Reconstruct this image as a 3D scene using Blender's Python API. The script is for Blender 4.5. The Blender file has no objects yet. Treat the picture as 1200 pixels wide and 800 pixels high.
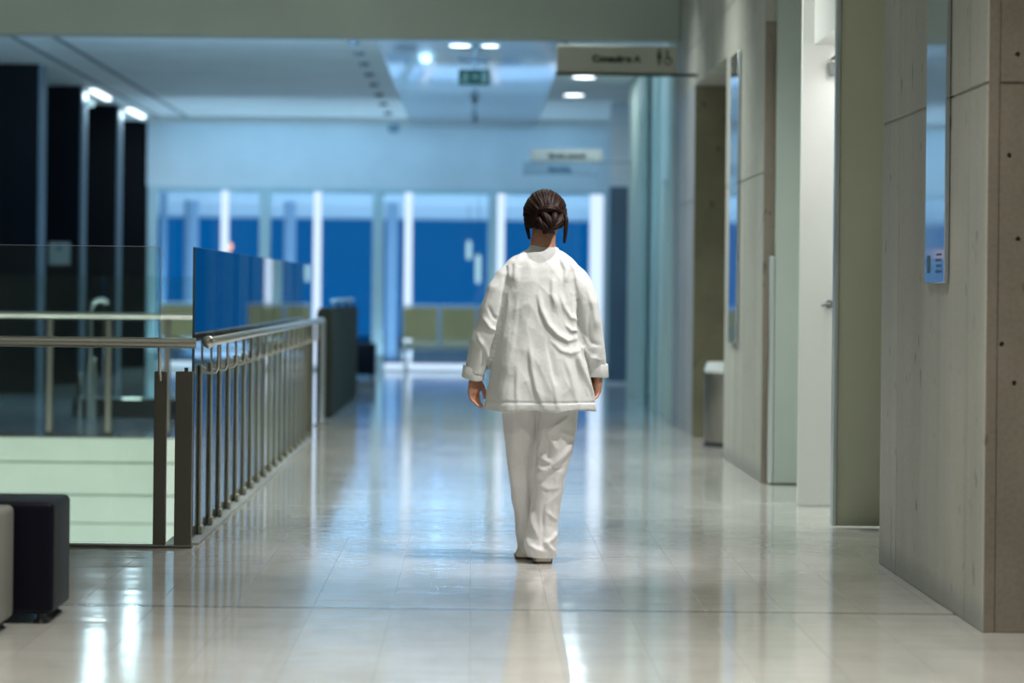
import bpy, bmesh, math, random
from mathutils import Vector, Matrix, noise as mnoise
random.seed(7)
SC = bpy.context.scene
COL = SC.collection
PI = math.pi

# ---------------------------------------------------------------- materials
def mat(name, color, rough=0.5, metal=0.0, spec=0.5, ior=None, emit=None, estr=0.0, coat=0.0):
    m = bpy.data.materials.new(name); m.use_nodes = True
    b = m.node_tree.nodes['Principled BSDF']
    b.inputs['Base Color'].default_value = (*color, 1)
    b.inputs['Roughness'].default_value = rough
    b.inputs['Metallic'].default_value = metal
    b.inputs['Specular IOR Level'].default_value = spec
    if ior: b.inputs['IOR'].default_value = ior
    if coat: b.inputs['Coat Weight'].default_value = coat; b.inputs['Coat Roughness'].default_value = 0.05
    if emit:
        b.inputs['Emission Color'].default_value = (*emit, 1)
        b.inputs['Emission Strength'].default_value = estr
    return m
def nd(m, t, **kw):
    n = m.node_tree.nodes.new(t)
    for k, v in kw.items(): setattr(n, k, v)
    return n
def lk(m, a, b): m.node_tree.links.new(a, b)
def bsdf(m): return m.node_tree.nodes['Principled BSDF']
def coords(m, scale=(1,1,1)):
    tc = nd(m, 'ShaderNodeNewGeometry'); mp = nd(m, 'ShaderNodeMapping')
    mp.inputs['Scale'].default_value = scale
    lk(m, tc.outputs['Position'], mp.inputs['Vector'])
    return mp.outputs['Vector']
def ocoords(m, scale=(1,1,1)):
    tc = nd(m, 'ShaderNodeTexCoord'); mp = nd(m, 'ShaderNodeMapping')
    mp.inputs['Scale'].default_value = scale
    lk(m, tc.outputs['Object'], mp.inputs['Vector'])
    return mp.outputs['Vector']
def noise(m, vec, scale, detail=3, rough=0.5):
    n = nd(m, 'ShaderNodeTexNoise')
    n.inputs['Scale'].default_value = scale; n.inputs['Detail'].default_value = detail
    n.inputs['Roughness'].default_value = rough
    lk(m, vec, n.inputs['Vector']); return n.outputs['Fac']
def ramp(m, fac, stops):
    r = nd(m, 'ShaderNodeValToRGB'); e = r.color_ramp.elements
    while len(e) < len(stops): e.new(0.5)
    for i, (p, c) in enumerate(stops):
        e[i].position = p; e[i].color = (*c, 1)
    lk(m, fac, r.inputs['Fac']); return r.outputs['Color']
def mix(m, fac, a, b, blend='MIX'):
    n = nd(m, 'ShaderNodeMix', data_type='RGBA', blend_type=blend)
    if isinstance(fac, (int, float)): n.inputs[0].default_value = fac
    else: lk(m, fac, n.inputs[0])
    for s, i in ((a, 6), (b, 7)):
        if isinstance(s, tuple): n.inputs[i].default_value = (*s, 1)
        else: lk(m, s, n.inputs[i])
    return n.outputs[2]
def math_(m, op, a, b=None):
    n = nd(m, 'ShaderNodeMath', operation=op)
    for i, s in enumerate((a, b)):
        if s is None: continue
        if isinstance(s, (int, float)): n.inputs[i].default_value = s
        else: lk(m, s, n.inputs[i])
    return n.outputs[0]
def bump(m, h, strength=0.2, dist=0.01):
    n = nd(m, 'ShaderNodeBump'); n.inputs['Strength'].default_value = strength
    n.inputs['Distance'].default_value = dist
    lk(m, h, n.inputs['Height']); lk(m, n.outputs['Normal'], bsdf(m).inputs['Normal'])
    return n
M = {}
# polished stone floor: tiles 0.6 x 0.3 with faint joints and soft cloudy veins
def floor_mat():
    m = mat('polished_stone', (0.55,0.55,0.53), 0.1, 0, 0.75)
    v = coords(m)
    sep = nd(m, 'ShaderNodeSeparateXYZ'); lk(m, v, sep.inputs[0])
    rot = nd(m, 'ShaderNodeCombineXYZ')
    lk(m, sep.outputs['Y'], rot.inputs['X']); lk(m, sep.outputs['X'], rot.inputs['Y'])
    br = nd(m, 'ShaderNodeTexBrick'); lk(m, rot.outputs[0], br.inputs['Vector'])
    br.offset = 0.5
    br.inputs['Scale'].default_value = 1.0
    br.inputs['Brick Width'].default_value = 0.6; br.inputs['Row Height'].default_value = 0.3
    br.inputs['Mortar Size'].default_value = 0.0022; br.inputs['Mortar Smooth'].default_value = 0.6
    br.inputs['Color1'].default_value = (0.60,0.585,0.55,1)
    br.inputs['Color2'].default_value = (0.53,0.52,0.49,1)
    br.inputs['Mortar'].default_value = (0.36,0.35,0.33,1)
    n1 = noise(m, coords(m, (2.2,0.9,1)), 1.6, 5, 0.6)
    c = mix(m, 0.45, br.outputs['Color'], ramp(m, n1, [(0.3,(0.42,0.41,0.39)),(0.55,(0.58,0.565,0.535)),(0.75,(0.66,0.645,0.61))]))
    # expansion joint across the corridor
    d = math_(m, 'ABSOLUTE', math_(m, 'SUBTRACT', sep.outputs['Y'], 10.83))
    j = math_(m, 'LESS_THAN', d, 0.028)
    c = mix(m, math_(m, 'MULTIPLY', j, 0.65), c, (0.16,0.16,0.15))
    lk(m, c, bsdf(m).inputs['Base Color'])
    n2 = noise(m, coords(m, (0.35,2.0,1)), 2.3, 3)
    n3 = noise(m, coords(m, (3,5,1)), 7, 3)
    h = math_(m, 'ADD', math_(m, 'MULTIPLY', n2, 1.0), math_(m, 'MULTIPLY', n3, 0.12))
    h = math_(m, 'SUBTRACT', h, math_(m, 'MULTIPLY', br.outputs['Fac'], 0.12))
    bump(m, h, 0.5, 0.004)
    rg = ramp(m, n1, [(0.3,(0.065,)*3),(0.75,(0.115,)*3)])
    lk(m, rg, bsdf(m).inputs['Roughness'])
    return m
M['floor'] = floor_mat()
def concrete(name, base, dark, light, rough=0.6, streak=1.0, stain=False):
    m = mat(name, base, rough, 0, 0.3)
    a = noise(m, coords(m, (1,1,1)), 2.0, 6, 0.62)
    s = noise(m, coords(m, (9,9,0.35)), 2.4, 5, 0.6)
    w = noise(m, coords(m, (1,1,0.06)), 2.6, 2, 0.5)
    f = noise(m, coords(m, (1,1,1)), 60, 3, 0.6)
    c = ramp(m, a, [(0.34,dark),(0.52,base),(0.68,light)])
    c2 = ramp(m, s, [(0.30,dark),(0.55,base),(0.74,light)])
    c = mix(m, 0.32*streak, c, c2)
    c = mix(m, 0.5*streak, c, ramp(m, w, [(0.36,dark),(0.5,base),(0.62,light)]))
    c = mix(m, 0.35, c, ramp(m, f, [(0.35,dark),(0.6,base)]))
    pt = noise(m, coords(m, (1,1,0.5)), 17, 1, 0.4)      # small pits and stains
    c = mix(m, ramp(m, pt, [(0.24,(0.7,)*3),(0.29,(0,0,0))]), c, tuple(q*0.45 for q in dark))
    if stain:                                   # damp mop line along the foot of the wall
        sep = nd(m, 'ShaderNodeSeparateXYZ'); lk(m, coords(m), sep.inputs[0])
        z = math_(m, 'ADD', sep.outputs['Z'], math_(m, 'MULTIPLY', s, 0.05))
        mr = nd(m, 'ShaderNodeMapRange'); lk(m, z, mr.inputs['Value'])
        mr.inputs['From Min'].default_value = 0.07; mr.inputs['From Max'].default_value = 0.15
        mr.inputs['To Min'].default_value = 0.55; mr.inputs['To Max'].default_value = 0.0
        c = mix(m, mr.outputs[0], c, (0.20,0.21,0.21))
    lk(m, c, bsdf(m).inputs['Base Color'])
    h = math_(m, 'ADD', math_(m, 'MULTIPLY', s, 0.5), math_(m, 'MULTIPLY', f, 0.15))
    bump(m, h, 0.35, 0.006)
    return m
M['concrete'] = concrete('board_concrete', (0.43,0.43,0.385), (0.33,0.33,0.295), (0.56,0.55,0.50), 0.62, 1.0, True)
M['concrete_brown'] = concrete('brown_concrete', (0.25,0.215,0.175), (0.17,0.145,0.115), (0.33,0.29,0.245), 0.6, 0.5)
M['concrete_cool'] = concrete('cool_concrete', (0.34,0.36,0.37), (0.24,0.26,0.27), (0.46,0.47,0.47), 0.5, 1.0)
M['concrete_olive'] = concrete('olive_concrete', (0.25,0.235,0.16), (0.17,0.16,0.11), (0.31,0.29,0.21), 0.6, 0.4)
def paint(name, c, rough=0.5, v=0.06):
    m = mat(name, c, rough)
    n = noise(m, coords(m), 1.4, 4, 0.6)
    lo = tuple(x*(1-v) for x in c); hi = tuple(min(1,x*(1+v)) for x in c)
    lk(m, ramp(m, n, [(0.3,lo),(0.7,hi)]), bsdf(m).inputs['Base Color'])
    f = noise(m, coords(m), 90, 2); bump(m, f, 0.06, 0.002)
    return m
M['wall_white'] = paint('white_wall_paint', (0.72,0.76,0.76))
M['ceil'] = paint('ceiling_paint', (0.80,0.83,0.81), 0.6)
M['beam'] = paint('beam_paint', (0.34,0.385,0.34), 0.7)
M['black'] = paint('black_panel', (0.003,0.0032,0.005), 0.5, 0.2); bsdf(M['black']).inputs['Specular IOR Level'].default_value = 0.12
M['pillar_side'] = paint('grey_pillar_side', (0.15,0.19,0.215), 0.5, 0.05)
M['dark_grey'] = paint('dark_grey_panel', (0.035,0.04,0.045), 0.4, 0.2)
M['parapet'] = paint('parapet_panel', (0.055,0.06,0.045), 0.7, 0.15); bsdf(M['parapet']).inputs['Specular IOR Level'].default_value = 0.12
M['fascia'] = paint('pale_green_fascia', (0.74,0.80,0.70), 0.5)
M['door_white'] = paint('white_door', (0.85,0.85,0.83), 0.35, 0.02)
M['door_olive'] = paint('olive_door', (0.62,0.61,0.475), 0.5, 0.04)
M['door_grey'] = paint('grey_green_door', (0.44,0.50,0.455), 0.5, 0.04)
M['door_blue'] = paint('slate_door', (0.10,0.16,0.21), 0.4, 0.06)
M['aqua'] = paint('pale_aqua_pilaster', (0.50,0.58,0.45), 0.5)
M['steel'] = mat('brushed_steel', (0.62,0.60,0.55), 0.28, 1.0)
n_ = noise(M['steel'], coords(M['steel'], (0.6,0.6,14)), 14, 3); bump(M['steel'], n_, 0.08, 0.002)
M['chrome'] = mat('chrome', (0.85,0.86,0.88), 0.10, 1.0)
M['bronze'] = paint('bronze_bar', (0.145,0.135,0.11), 0.38, 0.1); bsdf(M['bronze']).inputs['Metallic'].default_value = 0.55
M['bar'] = paint('olive_bronze_bar', (0.34,0.33,0.26), 0.45, 0.08); bsdf(M['bar']).inputs['Metallic'].default_value = 0.3
M['alu'] = mat('aluminium', (0.70,0.74,0.76), 0.35, 0.9)
M['dark_plastic'] = paint('dark_plastic', (0.03,0.035,0.045), 0.4, 0.1)
M['grey_plastic'] = paint('grey_plastic', (0.22,0.24,0.24), 0.4, 0.1)
M['raft'] = mat('glossy_ceiling_panel', (0.72,0.80,0.88), 0.14, 0.7)
n_ = noise(M['raft'], coords(M['raft'], (1.2,0.5,1)), 2.2, 2); bump(M['raft'], n_, 0.5, 0.004)
M['panel_gloss'] = mat('glossy_notice_panel', (0.55,0.60,0.66), 0.06, 0.9)
M['sign'] = paint('sign_panel', (0.40,0.41,0.36), 0.5, 0.03)
M['sign_pale'] = paint('pale_sign_panel', (0.52,0.50,0.43), 0.5, 0.03)
M['sign_blue'] = paint('blue_sign_panel', (0.26,0.36,0.42), 0.5, 0.03)
M['ink'] = paint('sign_ink', (0.02,0.022,0.02), 0.5, 0.05)
M['ink_blue'] = paint('blue_sign_ink', (0.05,0.13,0.22), 0.5, 0.05)
M['exit_green'] = mat('exit_green', (0.003,0.028,0.010), 0.5, 0, 0.2)
M['exit_white'] = mat('exit_pictogram', (0.06,0.09,0.055), 0.5)
M['leather_dark'] = mat('navy_leather', (0.003,0.003,0.010), 0.45, 0, 0.15)
n_ = noise(M['leather_dark'], coords(M['leather_dark']), 120, 4); bump(M['leather_dark'], n_, 0.15, 0.002)
M['leather_grey'] = mat('grey_leather', (0.20,0.198,0.178), 0.5)
n_ = noise(M['leather_grey'], coords(M['leather_grey']), 120, 4); bump(M['leather_grey'], n_, 0.2, 0.002)
M['seat'] = paint('olive_beige_plywood', (0.78,0.60,0.27), 0.5, 0.1)
M['white_metal'] = paint('white_metal', (0.72,0.78,0.80), 0.35, 0.03)
M['frame_win'] = paint('pale_window_frame', (0.52,0.66,0.68), 0.4, 0.03)
M['column'] = paint('outdoor_column', (0.34,0.42,0.52), 0.6, 0.05)
M['spot_grey'] = paint('spot_grey', (0.10,0.12,0.14), 0.5, 0.1)
M['ground'] = paint('outdoor_ground', (0.10,0.12,0.14), 0.8, 0.2)
def em(name, c, s):
    m = bpy.data.materials.new(name); m.use_nodes = True
    nt = m.node_tree; nt.nodes.clear()
    e = nt.nodes.new('ShaderNodeEmission'); o = nt.nodes.new('ShaderNodeOutputMaterial')
    e.inputs[0].default_value = (*c, 1); e.inputs[1].default_value = s
    nt.links.new(e.outputs[0], o.inputs[0]); return m
M['em_strip'] = em('cold_strip_glow', (0.62,0.78,1.0), 1.25)
M['em_down'] = em('cold_lamp', (0.85,0.95,1.0), 5)
M['em_disc'] = em('glowing_disc', (0.8,1.0,0.97), 2.5)
M['em_linear'] = em('linear_lamp_glow', (0.80,0.93,1.0), 3.2)
M['em_warm'] = em('warm_lamp', (1.0,0.45,0.22), 2.2)
M['em_pale'] = em('pale_glow', (0.55,0.85,0.95), 1.0)
def glass(name, tint, f0=0.045, rough=0.0, gl=(1,1,1)):
    m = bpy.data.materials.new(name); m.use_nodes = True
    nt = m.node_tree; nt.nodes.clear()
    o = nt.nodes.new('ShaderNodeOutputMaterial'); mx = nt.nodes.new('ShaderNodeMixShader')
    t = nt.nodes.new('ShaderNodeBsdfTransparent'); g = nt.nodes.new('ShaderNodeBsdfGlossy')
    f = nt.nodes.new('ShaderNodeFresnel'); f.inputs['IOR'].default_value = 1.5
    t.inputs[0].default_value = (*tint, 1); g.inputs[0].default_value = (*gl, 1); g.inputs['Roughness'].default_value = rough
    nt.links.new(f.outputs[0], mx.inputs[0]); nt.links.new(t.outputs[0], mx.inputs[1]); nt.links.new(g.outputs[0], mx.inputs[2])
    nt.links.new(mx.outputs[0], o.inputs[0]); return m
M['glass'] = glass('clear_glass', (0.90,0.95,0.93))
M['glass_win'] = glass('window_glass', (0.90,0.95,0.97))
M['glass_edge'] = mat('glass_edge', (0.10,0.16,0.16), 0.15, 0, 0.6)
# people
def fabric(name, c):
    m = mat(name, c, 0.85, 0, 0.25)
    v = ocoords(m)
    n = noise(m, v, 6, 4, 0.6); f = noise(m, ocoords(m, (1,1,1)), 420, 2)
    lo = tuple(x*0.93 for x in c)
    lk(m, ramp(m, n, [(0.35,lo),(0.65,c)]), bsdf(m).inputs['Base Color'])
    h = math_(m, 'ADD', math_(m, 'MULTIPLY', noise(m, v, 28, 4, 0.55), 0.8), math_(m, 'MULTIPLY', f, 0.12))
    bump(m, h, 0.35, 0.008)
    bsdf(m).inputs['Sheen Weight'].default_value = 0.15
    return m
M['cotton'] = fabric('white_cotton', (0.69,0.71,0.69))
M['trouser'] = fabric('white_trouser_cotton', (0.76,0.75,0.74))
def skin_mat():
    m = mat('skin', (0.50,0.25,0.16), 0.5)
    n = noise(m, ocoords(m), 25, 4, 0.6)
    lk(m, ramp(m, n, [(0.3,(0.40,0.18,0.11)),(0.7,(0.55,0.29,0.19))]), bsdf(m).inputs['Base Color'])
    bsdf(m).inputs['Subsurface Weight'].default_value = 0.06
    bsdf(m).inputs['Subsurface Radius'].default_value = (0.01,0.004,0.002)
    bump(m, noise(m, ocoords(m), 180, 3), 0.1, 0.002)
    return m
M['skin'] = skin_mat()
def hair_mat():
    m = mat('brown_hair', (0.03,0.014,0.009), 0.5, 0, 0.18)
    n = noise(m, ocoords(m), 55, 5, 0.7)
    lk(m, ramp(m, n, [(0.3,(0.008,0.0035,0.003)),(0.6,(0.024,0.010,0.007)),(0.8,(0.066,0.031,0.020))]), bsdf(m).inputs['Base Color'])
    bump(m, noise(m, ocoords(m, (1,1,1)), 160, 3), 0.3, 0.003)
    return m
M['hair'] = hair_mat()
M['shoe'] = paint('cream_shoe', (0.62,0.57,0.46), 0.5, 0.08)
M['sole'] = paint('brown_sole', (0.075,0.055,0.04), 0.6, 0.1)
M['eye'] = mat('eye_white', (0.8,0.78,0.75), 0.2)
M['lips'] = mat('lips', (0.36,0.12,0.09), 0.4)
M['iris'] = mat('iris', (0.05,0.03,0.02), 0.2)

# ---------------------------------------------------------------- mesh helpers
class MB:
    def __init__(s): s.bm = bmesh.new()
    def box(s, x0, x1, y0, y1, z0, z1, bev=0.0, seg=2):
        r = bmesh.ops.create_cube(s.bm, size=1)
        vs = r['verts']
        for v in vs:
            v.co = Vector(((x0+x1)/2 + v.co.x*(x1-x0), (y0+y1)/2 + v.co.y*(y1-y0), (z0+z1)/2 + v.co.z*(z1-z0)))
        if bev > 0:
            es = list({e for v in vs for e in v.link_edges})
            bmesh.ops.bevel(s.bm, geom=es, offset=bev, segments=seg, profile=0.5, affect='EDGES')
        return s
    def cyl(s, p, q, r, r2=None, seg=20, cap=True):
        return s.tube([p, q], [r, r if r2 is None else r2], seg, cap)
    def tube(s, pts, rad, seg=14, cap=True, close_round=False):
        pts = [Vector(p) for p in pts]
        if not isinstance(rad, (list, tuple)): rad = [rad]*len(pts)
        if close_round:
            a = (pts[0]-pts[1]).normalized(); b = (pts[-1]-pts[-2]).normalized()
            r0, r1 = rad[0], rad[-1]
            pts = [pts[0]+a*r0*0.95, pts[0]+a*r0*0.6] + pts + [pts[-1]+b*r1*0.6, pts[-1]+b*r1*0.95]
            rad = [r0*0.3, r0*0.8] + list(rad) + [r1*0.8, r1*0.3]
        n = len(pts); rings = []
        t0 = (pts[1]-pts[0]).normalized()
        up = Vector((0,0,1)) if abs(t0.z) < 0.9 else Vector((0,1,0))
        u = t0.cross(up).normalized()
        for i in range(n):
            if i == 0: t = pts[1]-pts[0]
            elif i == n-1: t = pts[-1]-pts[-2]
            else: t = (pts[i+1]-pts[i]).normalized() + (pts[i]-pts[i-1]).normalized()
            t.normalize()
            u = (u - t*u.dot(t)).normalized(); w = t.cross(u)
            rings.append([s.bm.verts.new(pts[i] + (u*math.cos(2*PI*k/seg) + w*math.sin(2*PI*k/seg))*rad[i]) for k in range(seg)])
        for a, b in zip(rings, rings[1:]):
            for k in range(seg):
                s.bm.faces.new((a[k], a[(k+1)%seg], b[(k+1)%seg], b[k]))
        if cap:
            s.bm.faces.new(list(reversed(rings[0]))); s.bm.faces.new(rings[-1])
        return s
    def loft(s, rings, cap=True):
        rr = [[s.bm.verts.new(Vector(p)) for p in r] for r in rings]
        n = len(rr[0])
        for a, b in zip(rr, rr[1:]):
            for k in range(n):
                s.bm.faces.new((a[k], a[(k+1)%n], b[(k+1)%n], b[k]))
        if cap:
            s.bm.faces.new(list(reversed(rr[0]))); s.bm.faces.new(rr[-1])
        return s
    def ell(s, c, r, seg=24, rings=16, mtx=None):
        res = bmesh.ops.create_uvsphere(s.bm, u_segments=seg, v_segments=rings, radius=1)
        for v in res['verts']:
            p = Vector((v.co.x*r[0], v.co.y*r[1], v.co.z*r[2]))
            if mtx: p = mtx @ p
            v.co = p + Vector(c)
        return s
    def quad(s, *ps):
        s.bm.faces.new([s.bm.verts.new(Vector(p)) for p in ps]); return s
    def prism(s, poly, axis, a, b):
        def P(u, v, w):
            return {'x': (w,u,v), 'y': (u,w,v), 'z': (u,v,w)}[axis]
        lo = [s.bm.verts.new(P(u,v,a)) for u,v in poly]; hi = [s.bm.verts.new(P(u,v,b)) for u,v in poly]
        n = len(poly)
        s.bm.faces.new(list(reversed(lo))); s.bm.faces.new(hi)
        for k in range(n): s.bm.faces.new((lo[k], lo[(k+1)%n], hi[(k+1)%n], hi[k]))
        return s
    def build(s, name, m, parent=None, smooth=True, loc=None, angle=40):
        bmesh.ops.recalc_face_normals(s.bm, faces=s.bm.faces)
        me = bpy.data.meshes.new(name); s.bm.to_mesh(me); s.bm.free()
        if m: me.materials.append(m)
        if smooth: smooth_mesh(me, angle)
        o = bpy.data.objects.new(name, me); COL.objects.link(o)
        if parent is not None:
            o.parent = parent
            me.transform(Matrix.Translation(-Vector(parent.location)))   # meshes are drawn in world space
        elif loc is not None:
            me.transform(Matrix.Translation(-Vector(loc))); o.location = loc
        return o
def smooth_mesh(me, angle=40):
    for p in me.polygons: p.use_smooth = True
    me.set_sharp_from_angle(angle=math.radians(angle))
def sub(mb, name, m, part, angle=40):
    """a sub-part: child of a part (which sits at its thing's origin)"""
    o = mb.build(name, m, None, angle=angle)
    o.parent = part
    p = part; off = Vector((0,0,0))
    while p is not None: off += Vector(p.location); p = p.parent
    o.data.transform(Matrix.Translation(-off))
    return o
def tag(o, label, cat, group=None):
    o['label'] = label; o['category'] = cat
    if group: o['group'] = group
    return o
def thing(name, label, cat, loc=(0,0,0), group=None):
    o = bpy.data.objects.new(name, None); COL.objects.link(o); o.location = loc
    o.empty_display_size = 0.1
    return tag(o, label, cat, group)
def struct(mb, name, m, label=None, smooth=True):
    o = mb.build(name, m, None, smooth); o['kind'] = 'structure'
    if label: o['label'] = label
    return o
def evaluated(o, name=None):
    dg = bpy.context.evaluated_depsgraph_get(); dg.update()
    return bpy.data.meshes.new_from_object(o.evaluated_get(dg))
def bake(o):
    me = evaluated(o); old = o.data; o.modifiers.clear(); o.data = me
    return o
def text_mesh(txt, size, name, m, parent, pos, depth=0.004, bold=0.0):
    """upright lettering read by someone looking towards +Y"""
    c = bpy.data.curves.new(name, 'FONT'); c.body = txt; c.offset = bold; c.size = size; c.extrude = depth
    o = bpy.data.objects.new(name, c); COL.objects.link(o)
    me = evaluated(o); bpy.data.objects.remove(o)
    me.transform(Matrix.Rotation(PI/2, 4, 'X'))
    me.materials.clear(); me.materials.append(m)
    me.transform(Matrix.Translation(Vector(pos) - Vector(parent.location)))
    ob = bpy.data.objects.new(name, me); COL.objects.link(ob); ob.parent = parent
    return ob
# ---------------------------------------------------------------- the setting
WX = 1.845            # corridor's right wall plane
CZ = 3.70             # far ceiling
FY = 42.5             # window wall
def cut(o, cutter):
    c = cutter.build('cutter', None, None, smooth=False)
    md = o.modifiers.new('b', 'BOOLEAN'); md.object = c; md.operation = 'DIFFERENCE'; md.solver = 'EXACT'; md.use_self = True
    mats = list(o.data.materials)
    bake(o); bpy.data.objects.remove(c)
    o.data.materials.clear()
    for k in mats: o.data.materials.append(k)
    return o
# floors: near hall, corridor beside the void, far hall
f = MB()
f.box(-7,6,-6,13.30,-0.30,0); f.box(-1.40,6,13.30,22.9,-0.30,0); f.box(-9,6,22.9,42.7,-0.30,0)
struct(f, 'floor', M['floor'], smooth=False)
struct(MB().box(-9,-1.4,12,24,-4.2,-4.0), 'floor', M['floor'], smooth=False)
# the face of the far slab: pale boards with shadow gaps
f = MB()
for z0, z1 in ((-0.195,-0.004),(-0.455,-0.207),(-0.685,-0.467),(-1.20,-0.692),(-2.2,-1.21)):
    f.box(-9,-1.45,22.84,22.88,z0,z1,0.003,1)
f.box(-9,-1.45,22.88,22.9,-2.2,-0.006)
struct(f, 'trim_1', M['fascia'])
struct(MB().box(-1.46,-1.405,13.3,22.8,-1.2,-0.006), 'trim_2', M['fascia'])
struct(MB().box(-9,-1.46,24,24.1,-4.0,-0.3), 'wall_lower', M['wall_white'])
# ceilings
struct(MB().box(-9,6,25.95,42.7,CZ,CZ+0.1), 'ceiling', M['ceil'])
struct(MB().box(-9,6,-6,25.95,4.25,4.35), 'ceiling', M['ceil'])
b = MB().box(-9,WX-0.012,25.6,25.95,3.485,4.25)
struct(b, 'ceiling_beam', M['beam'])
struct(MB().box(-0.97,0.90,26.0,42.45,3.655,3.695,0.008), 'trim_3', M['raft'], 'glossy ceiling panel down the middle of the far hall')
# far wall above and beside the windows
w = MB(); w.box(-4.90,6,FY,FY+0.2,2.72,CZ)
w.box(2.06,6,FY,FY+0.2,0,2.72)
struct(w, 'wall_far', M['wall_white'])
struct(MB().box(-9,-4.9,FY,FY+0.2,0,CZ), 'wall_far', M['black'])
struct(MB().box(-9.2,-9,-6,42.7,-4.2,4.3), 'wall_left', M['black'])
struct(MB().box(-9,6,-6.2,-6,-0.3,4.3), 'wall_back', M['wall_white'])
struct(MB().box(6,6.2,-6,42.7,-0.3,4.3), 'wall_right', M['wall_white'])
struct(MB().box(-7.2,-7,-6,13.2,-0.3,4.3), 'wall_left', M['wall_white'])
# near concrete wall with formwork seams and tie holes
w = MB().box(WX,6,10.25,12.86,0,4.25,0.004,1)
o = struct(w, 'wall_right', M['concrete'], 'board-marked concrete wall end in the right foreground', smooth=False)
c = MB()
c.box(WX-0.02,WX+0.007,10.0,13.0,1.976,1.988)
c.box(WX+0.045,7,10.2,10.257,1.976,1.988)
c.box(WX+0.042,WX+0.047,10.2,10.254,-1,5)
for yy in (10.62, 12.35): c.box(WX-0.02,WX+0.004,yy,yy+0.012,-1,5)
for x, z in ((1.952,2.085),(1.925,1.72),(1.960,1.42),(1.952,0.90),(1.905,1.04),(2.4,2.085),(2.4,0.9)):
    c.cyl((x,10.2,z),(x,10.275,z),0.011,0.008,12)
cut(o, c)
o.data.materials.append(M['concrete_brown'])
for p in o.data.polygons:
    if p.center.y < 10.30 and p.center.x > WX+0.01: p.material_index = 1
# second concrete wall, lintel, third wall
w = MB().box(WX,6,18.15,20.9,0,2.95).box(WX,6,18.15,26.3,2.952,4.25)
o = struct(w, 'wall_right', M['concrete'], 'concrete wall beyond the doors with lintel over the recess', smooth=False)
c = MB().box(WX-0.02,WX+0.007,18.0,21,1.98,1.994).box(WX-0.02,WX+0.007,18.0,27,3.3,3.312)
cut(o, c)
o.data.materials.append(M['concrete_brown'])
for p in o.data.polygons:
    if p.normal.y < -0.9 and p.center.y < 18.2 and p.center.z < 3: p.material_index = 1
w = MB().box(WX,6,23.9,26.3,0,2.95)
o = struct(w, 'wall_right', M['concrete_cool'], 'grey concrete wall beyond the bin recess', smooth=False)
cut(o, MB().box(WX-0.02,WX+0.007,23,27,1.98,1.994))
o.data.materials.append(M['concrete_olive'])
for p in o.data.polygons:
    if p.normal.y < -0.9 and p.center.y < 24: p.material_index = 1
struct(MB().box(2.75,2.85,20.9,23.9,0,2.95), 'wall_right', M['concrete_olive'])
# wall over the doors between the concrete walls; the room behind
struct(MB().box(1.935,2.11,14.86,16.28,2.64,4.25), 'wall_right', M['door_white'], 'white wall over the doorway')
struct(MB().box(2.15,2.3,12.86,14.82,0,4.25), 'wall_right', M['door_grey'])
struct(MB().box(2.32,2.45,14.86,18.15,0,4.25), 'wall_right', M['wall_white'])
# doors standing open at right angles to the corridor
def door(n, label, y0, y1, x0, x1, z1, m, trim_w=0.0):
    o = thing('door_%d' % n, label, 'door', ((x0+x1)/2, (y0+y1)/2, 0)); o['kind'] = 'structure'
    MB().box(x0+trim_w,x1,y0,y1,0.008,z1,0.003,1).build('leaf', m, o)
    return o
d1 = door(1, 'tall olive door standing open before the concrete wall', 14.80,14.85,1.874,2.148,4.24,M['door_olive'],0.024)
MB().box(1.874,1.898,14.785,14.855,0.008,4.24,0.004,1).build('edge_trim', M['alu'], d1)
d2 = door(2, 'tall bright white door with a grey closer and lever handle', 16.28,16.33,1.868,2.318,4.24,M['door_white'])
h = MB(); h.cyl((2.035,16.28,1.155),(2.035,16.225,1.155),0.009,seg=12); h.tube([(2.035,16.228,1.155),(2.0,16.226,1.155),(1.985,16.226,1.145)],0.009,10); h.cyl((2.035,16.281,1.155),(2.035,16.268,1.155),0.024)
h.build('handle', M['grey_plastic'], d2)
h = MB().box(2.020,2.10,16.20,16.27,2.46,2.535,0.006); h.build('door_closer', M['grey_plastic'], d2)
MB().box(2.025,2.048,15.95,16.235,2.548,2.562,0.003).build('closer_arm', M['dark_plastic'], d2)
d3 = door(3, 'tall grey green door beside the concrete wall corner', 18.08,18.13,1.895,2.318,4.24,M['door_grey'],0.02)
MB().box(1.880,1.912,18.07,18.135,0.008,1.45,0.004,1).build('edge_trim', M['alu'], d3)
# far right wall: pale pilasters with door recesses between them
w = MB()
w.box(2.4,6,26.3,34.1,0,CZ)
struct(w, 'wall_right', M['parapet'])
for i, (a, b_, mm, z1, x0) in enumerate(((26.31,27.2,'aqua',CZ,WX-0.005),(28.1,28.75,'door_olive',CZ,WX+0.02),(29.0,29.8,'aqua',CZ,WX),(31.2,34.1,'aqua',CZ,WX))):
    struct(MB().box(x0,x0+0.06,a,b_,0,z1,0.006,1), 'trim_%d' % (4+i), M[mm])
struct(MB().box(2.05,2.09,27.0,28.3,0,2.3,0.004,1), 'door_4', M['door_olive'])
struct(MB().box(WX+0.01,WX+0.05,27.21,28.09,2.3,CZ,0.004,1), 'trim_8', M['door_olive'])
struct(MB().box(2.25,2.29,29.6,31.4,0,3.5,0.004,1), 'door_5', M['parapet'])
struct(MB().box(WX,6,34.1,34.14,0,CZ), 'wall_right', M['wall_white'])
struct(MB().box(1.78,2.6,37.5,37.58,0.03,2.60,0.004,1), 'door_6', M['door_blue'], 'slate blue door at the far right end of the hall')
struct(MB().box(2.6,6,37.5,37.58,0,CZ).box(1.78,2.6,37.5,37.58,2.62,CZ), 'wall_right', M['wall_white'])
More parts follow.
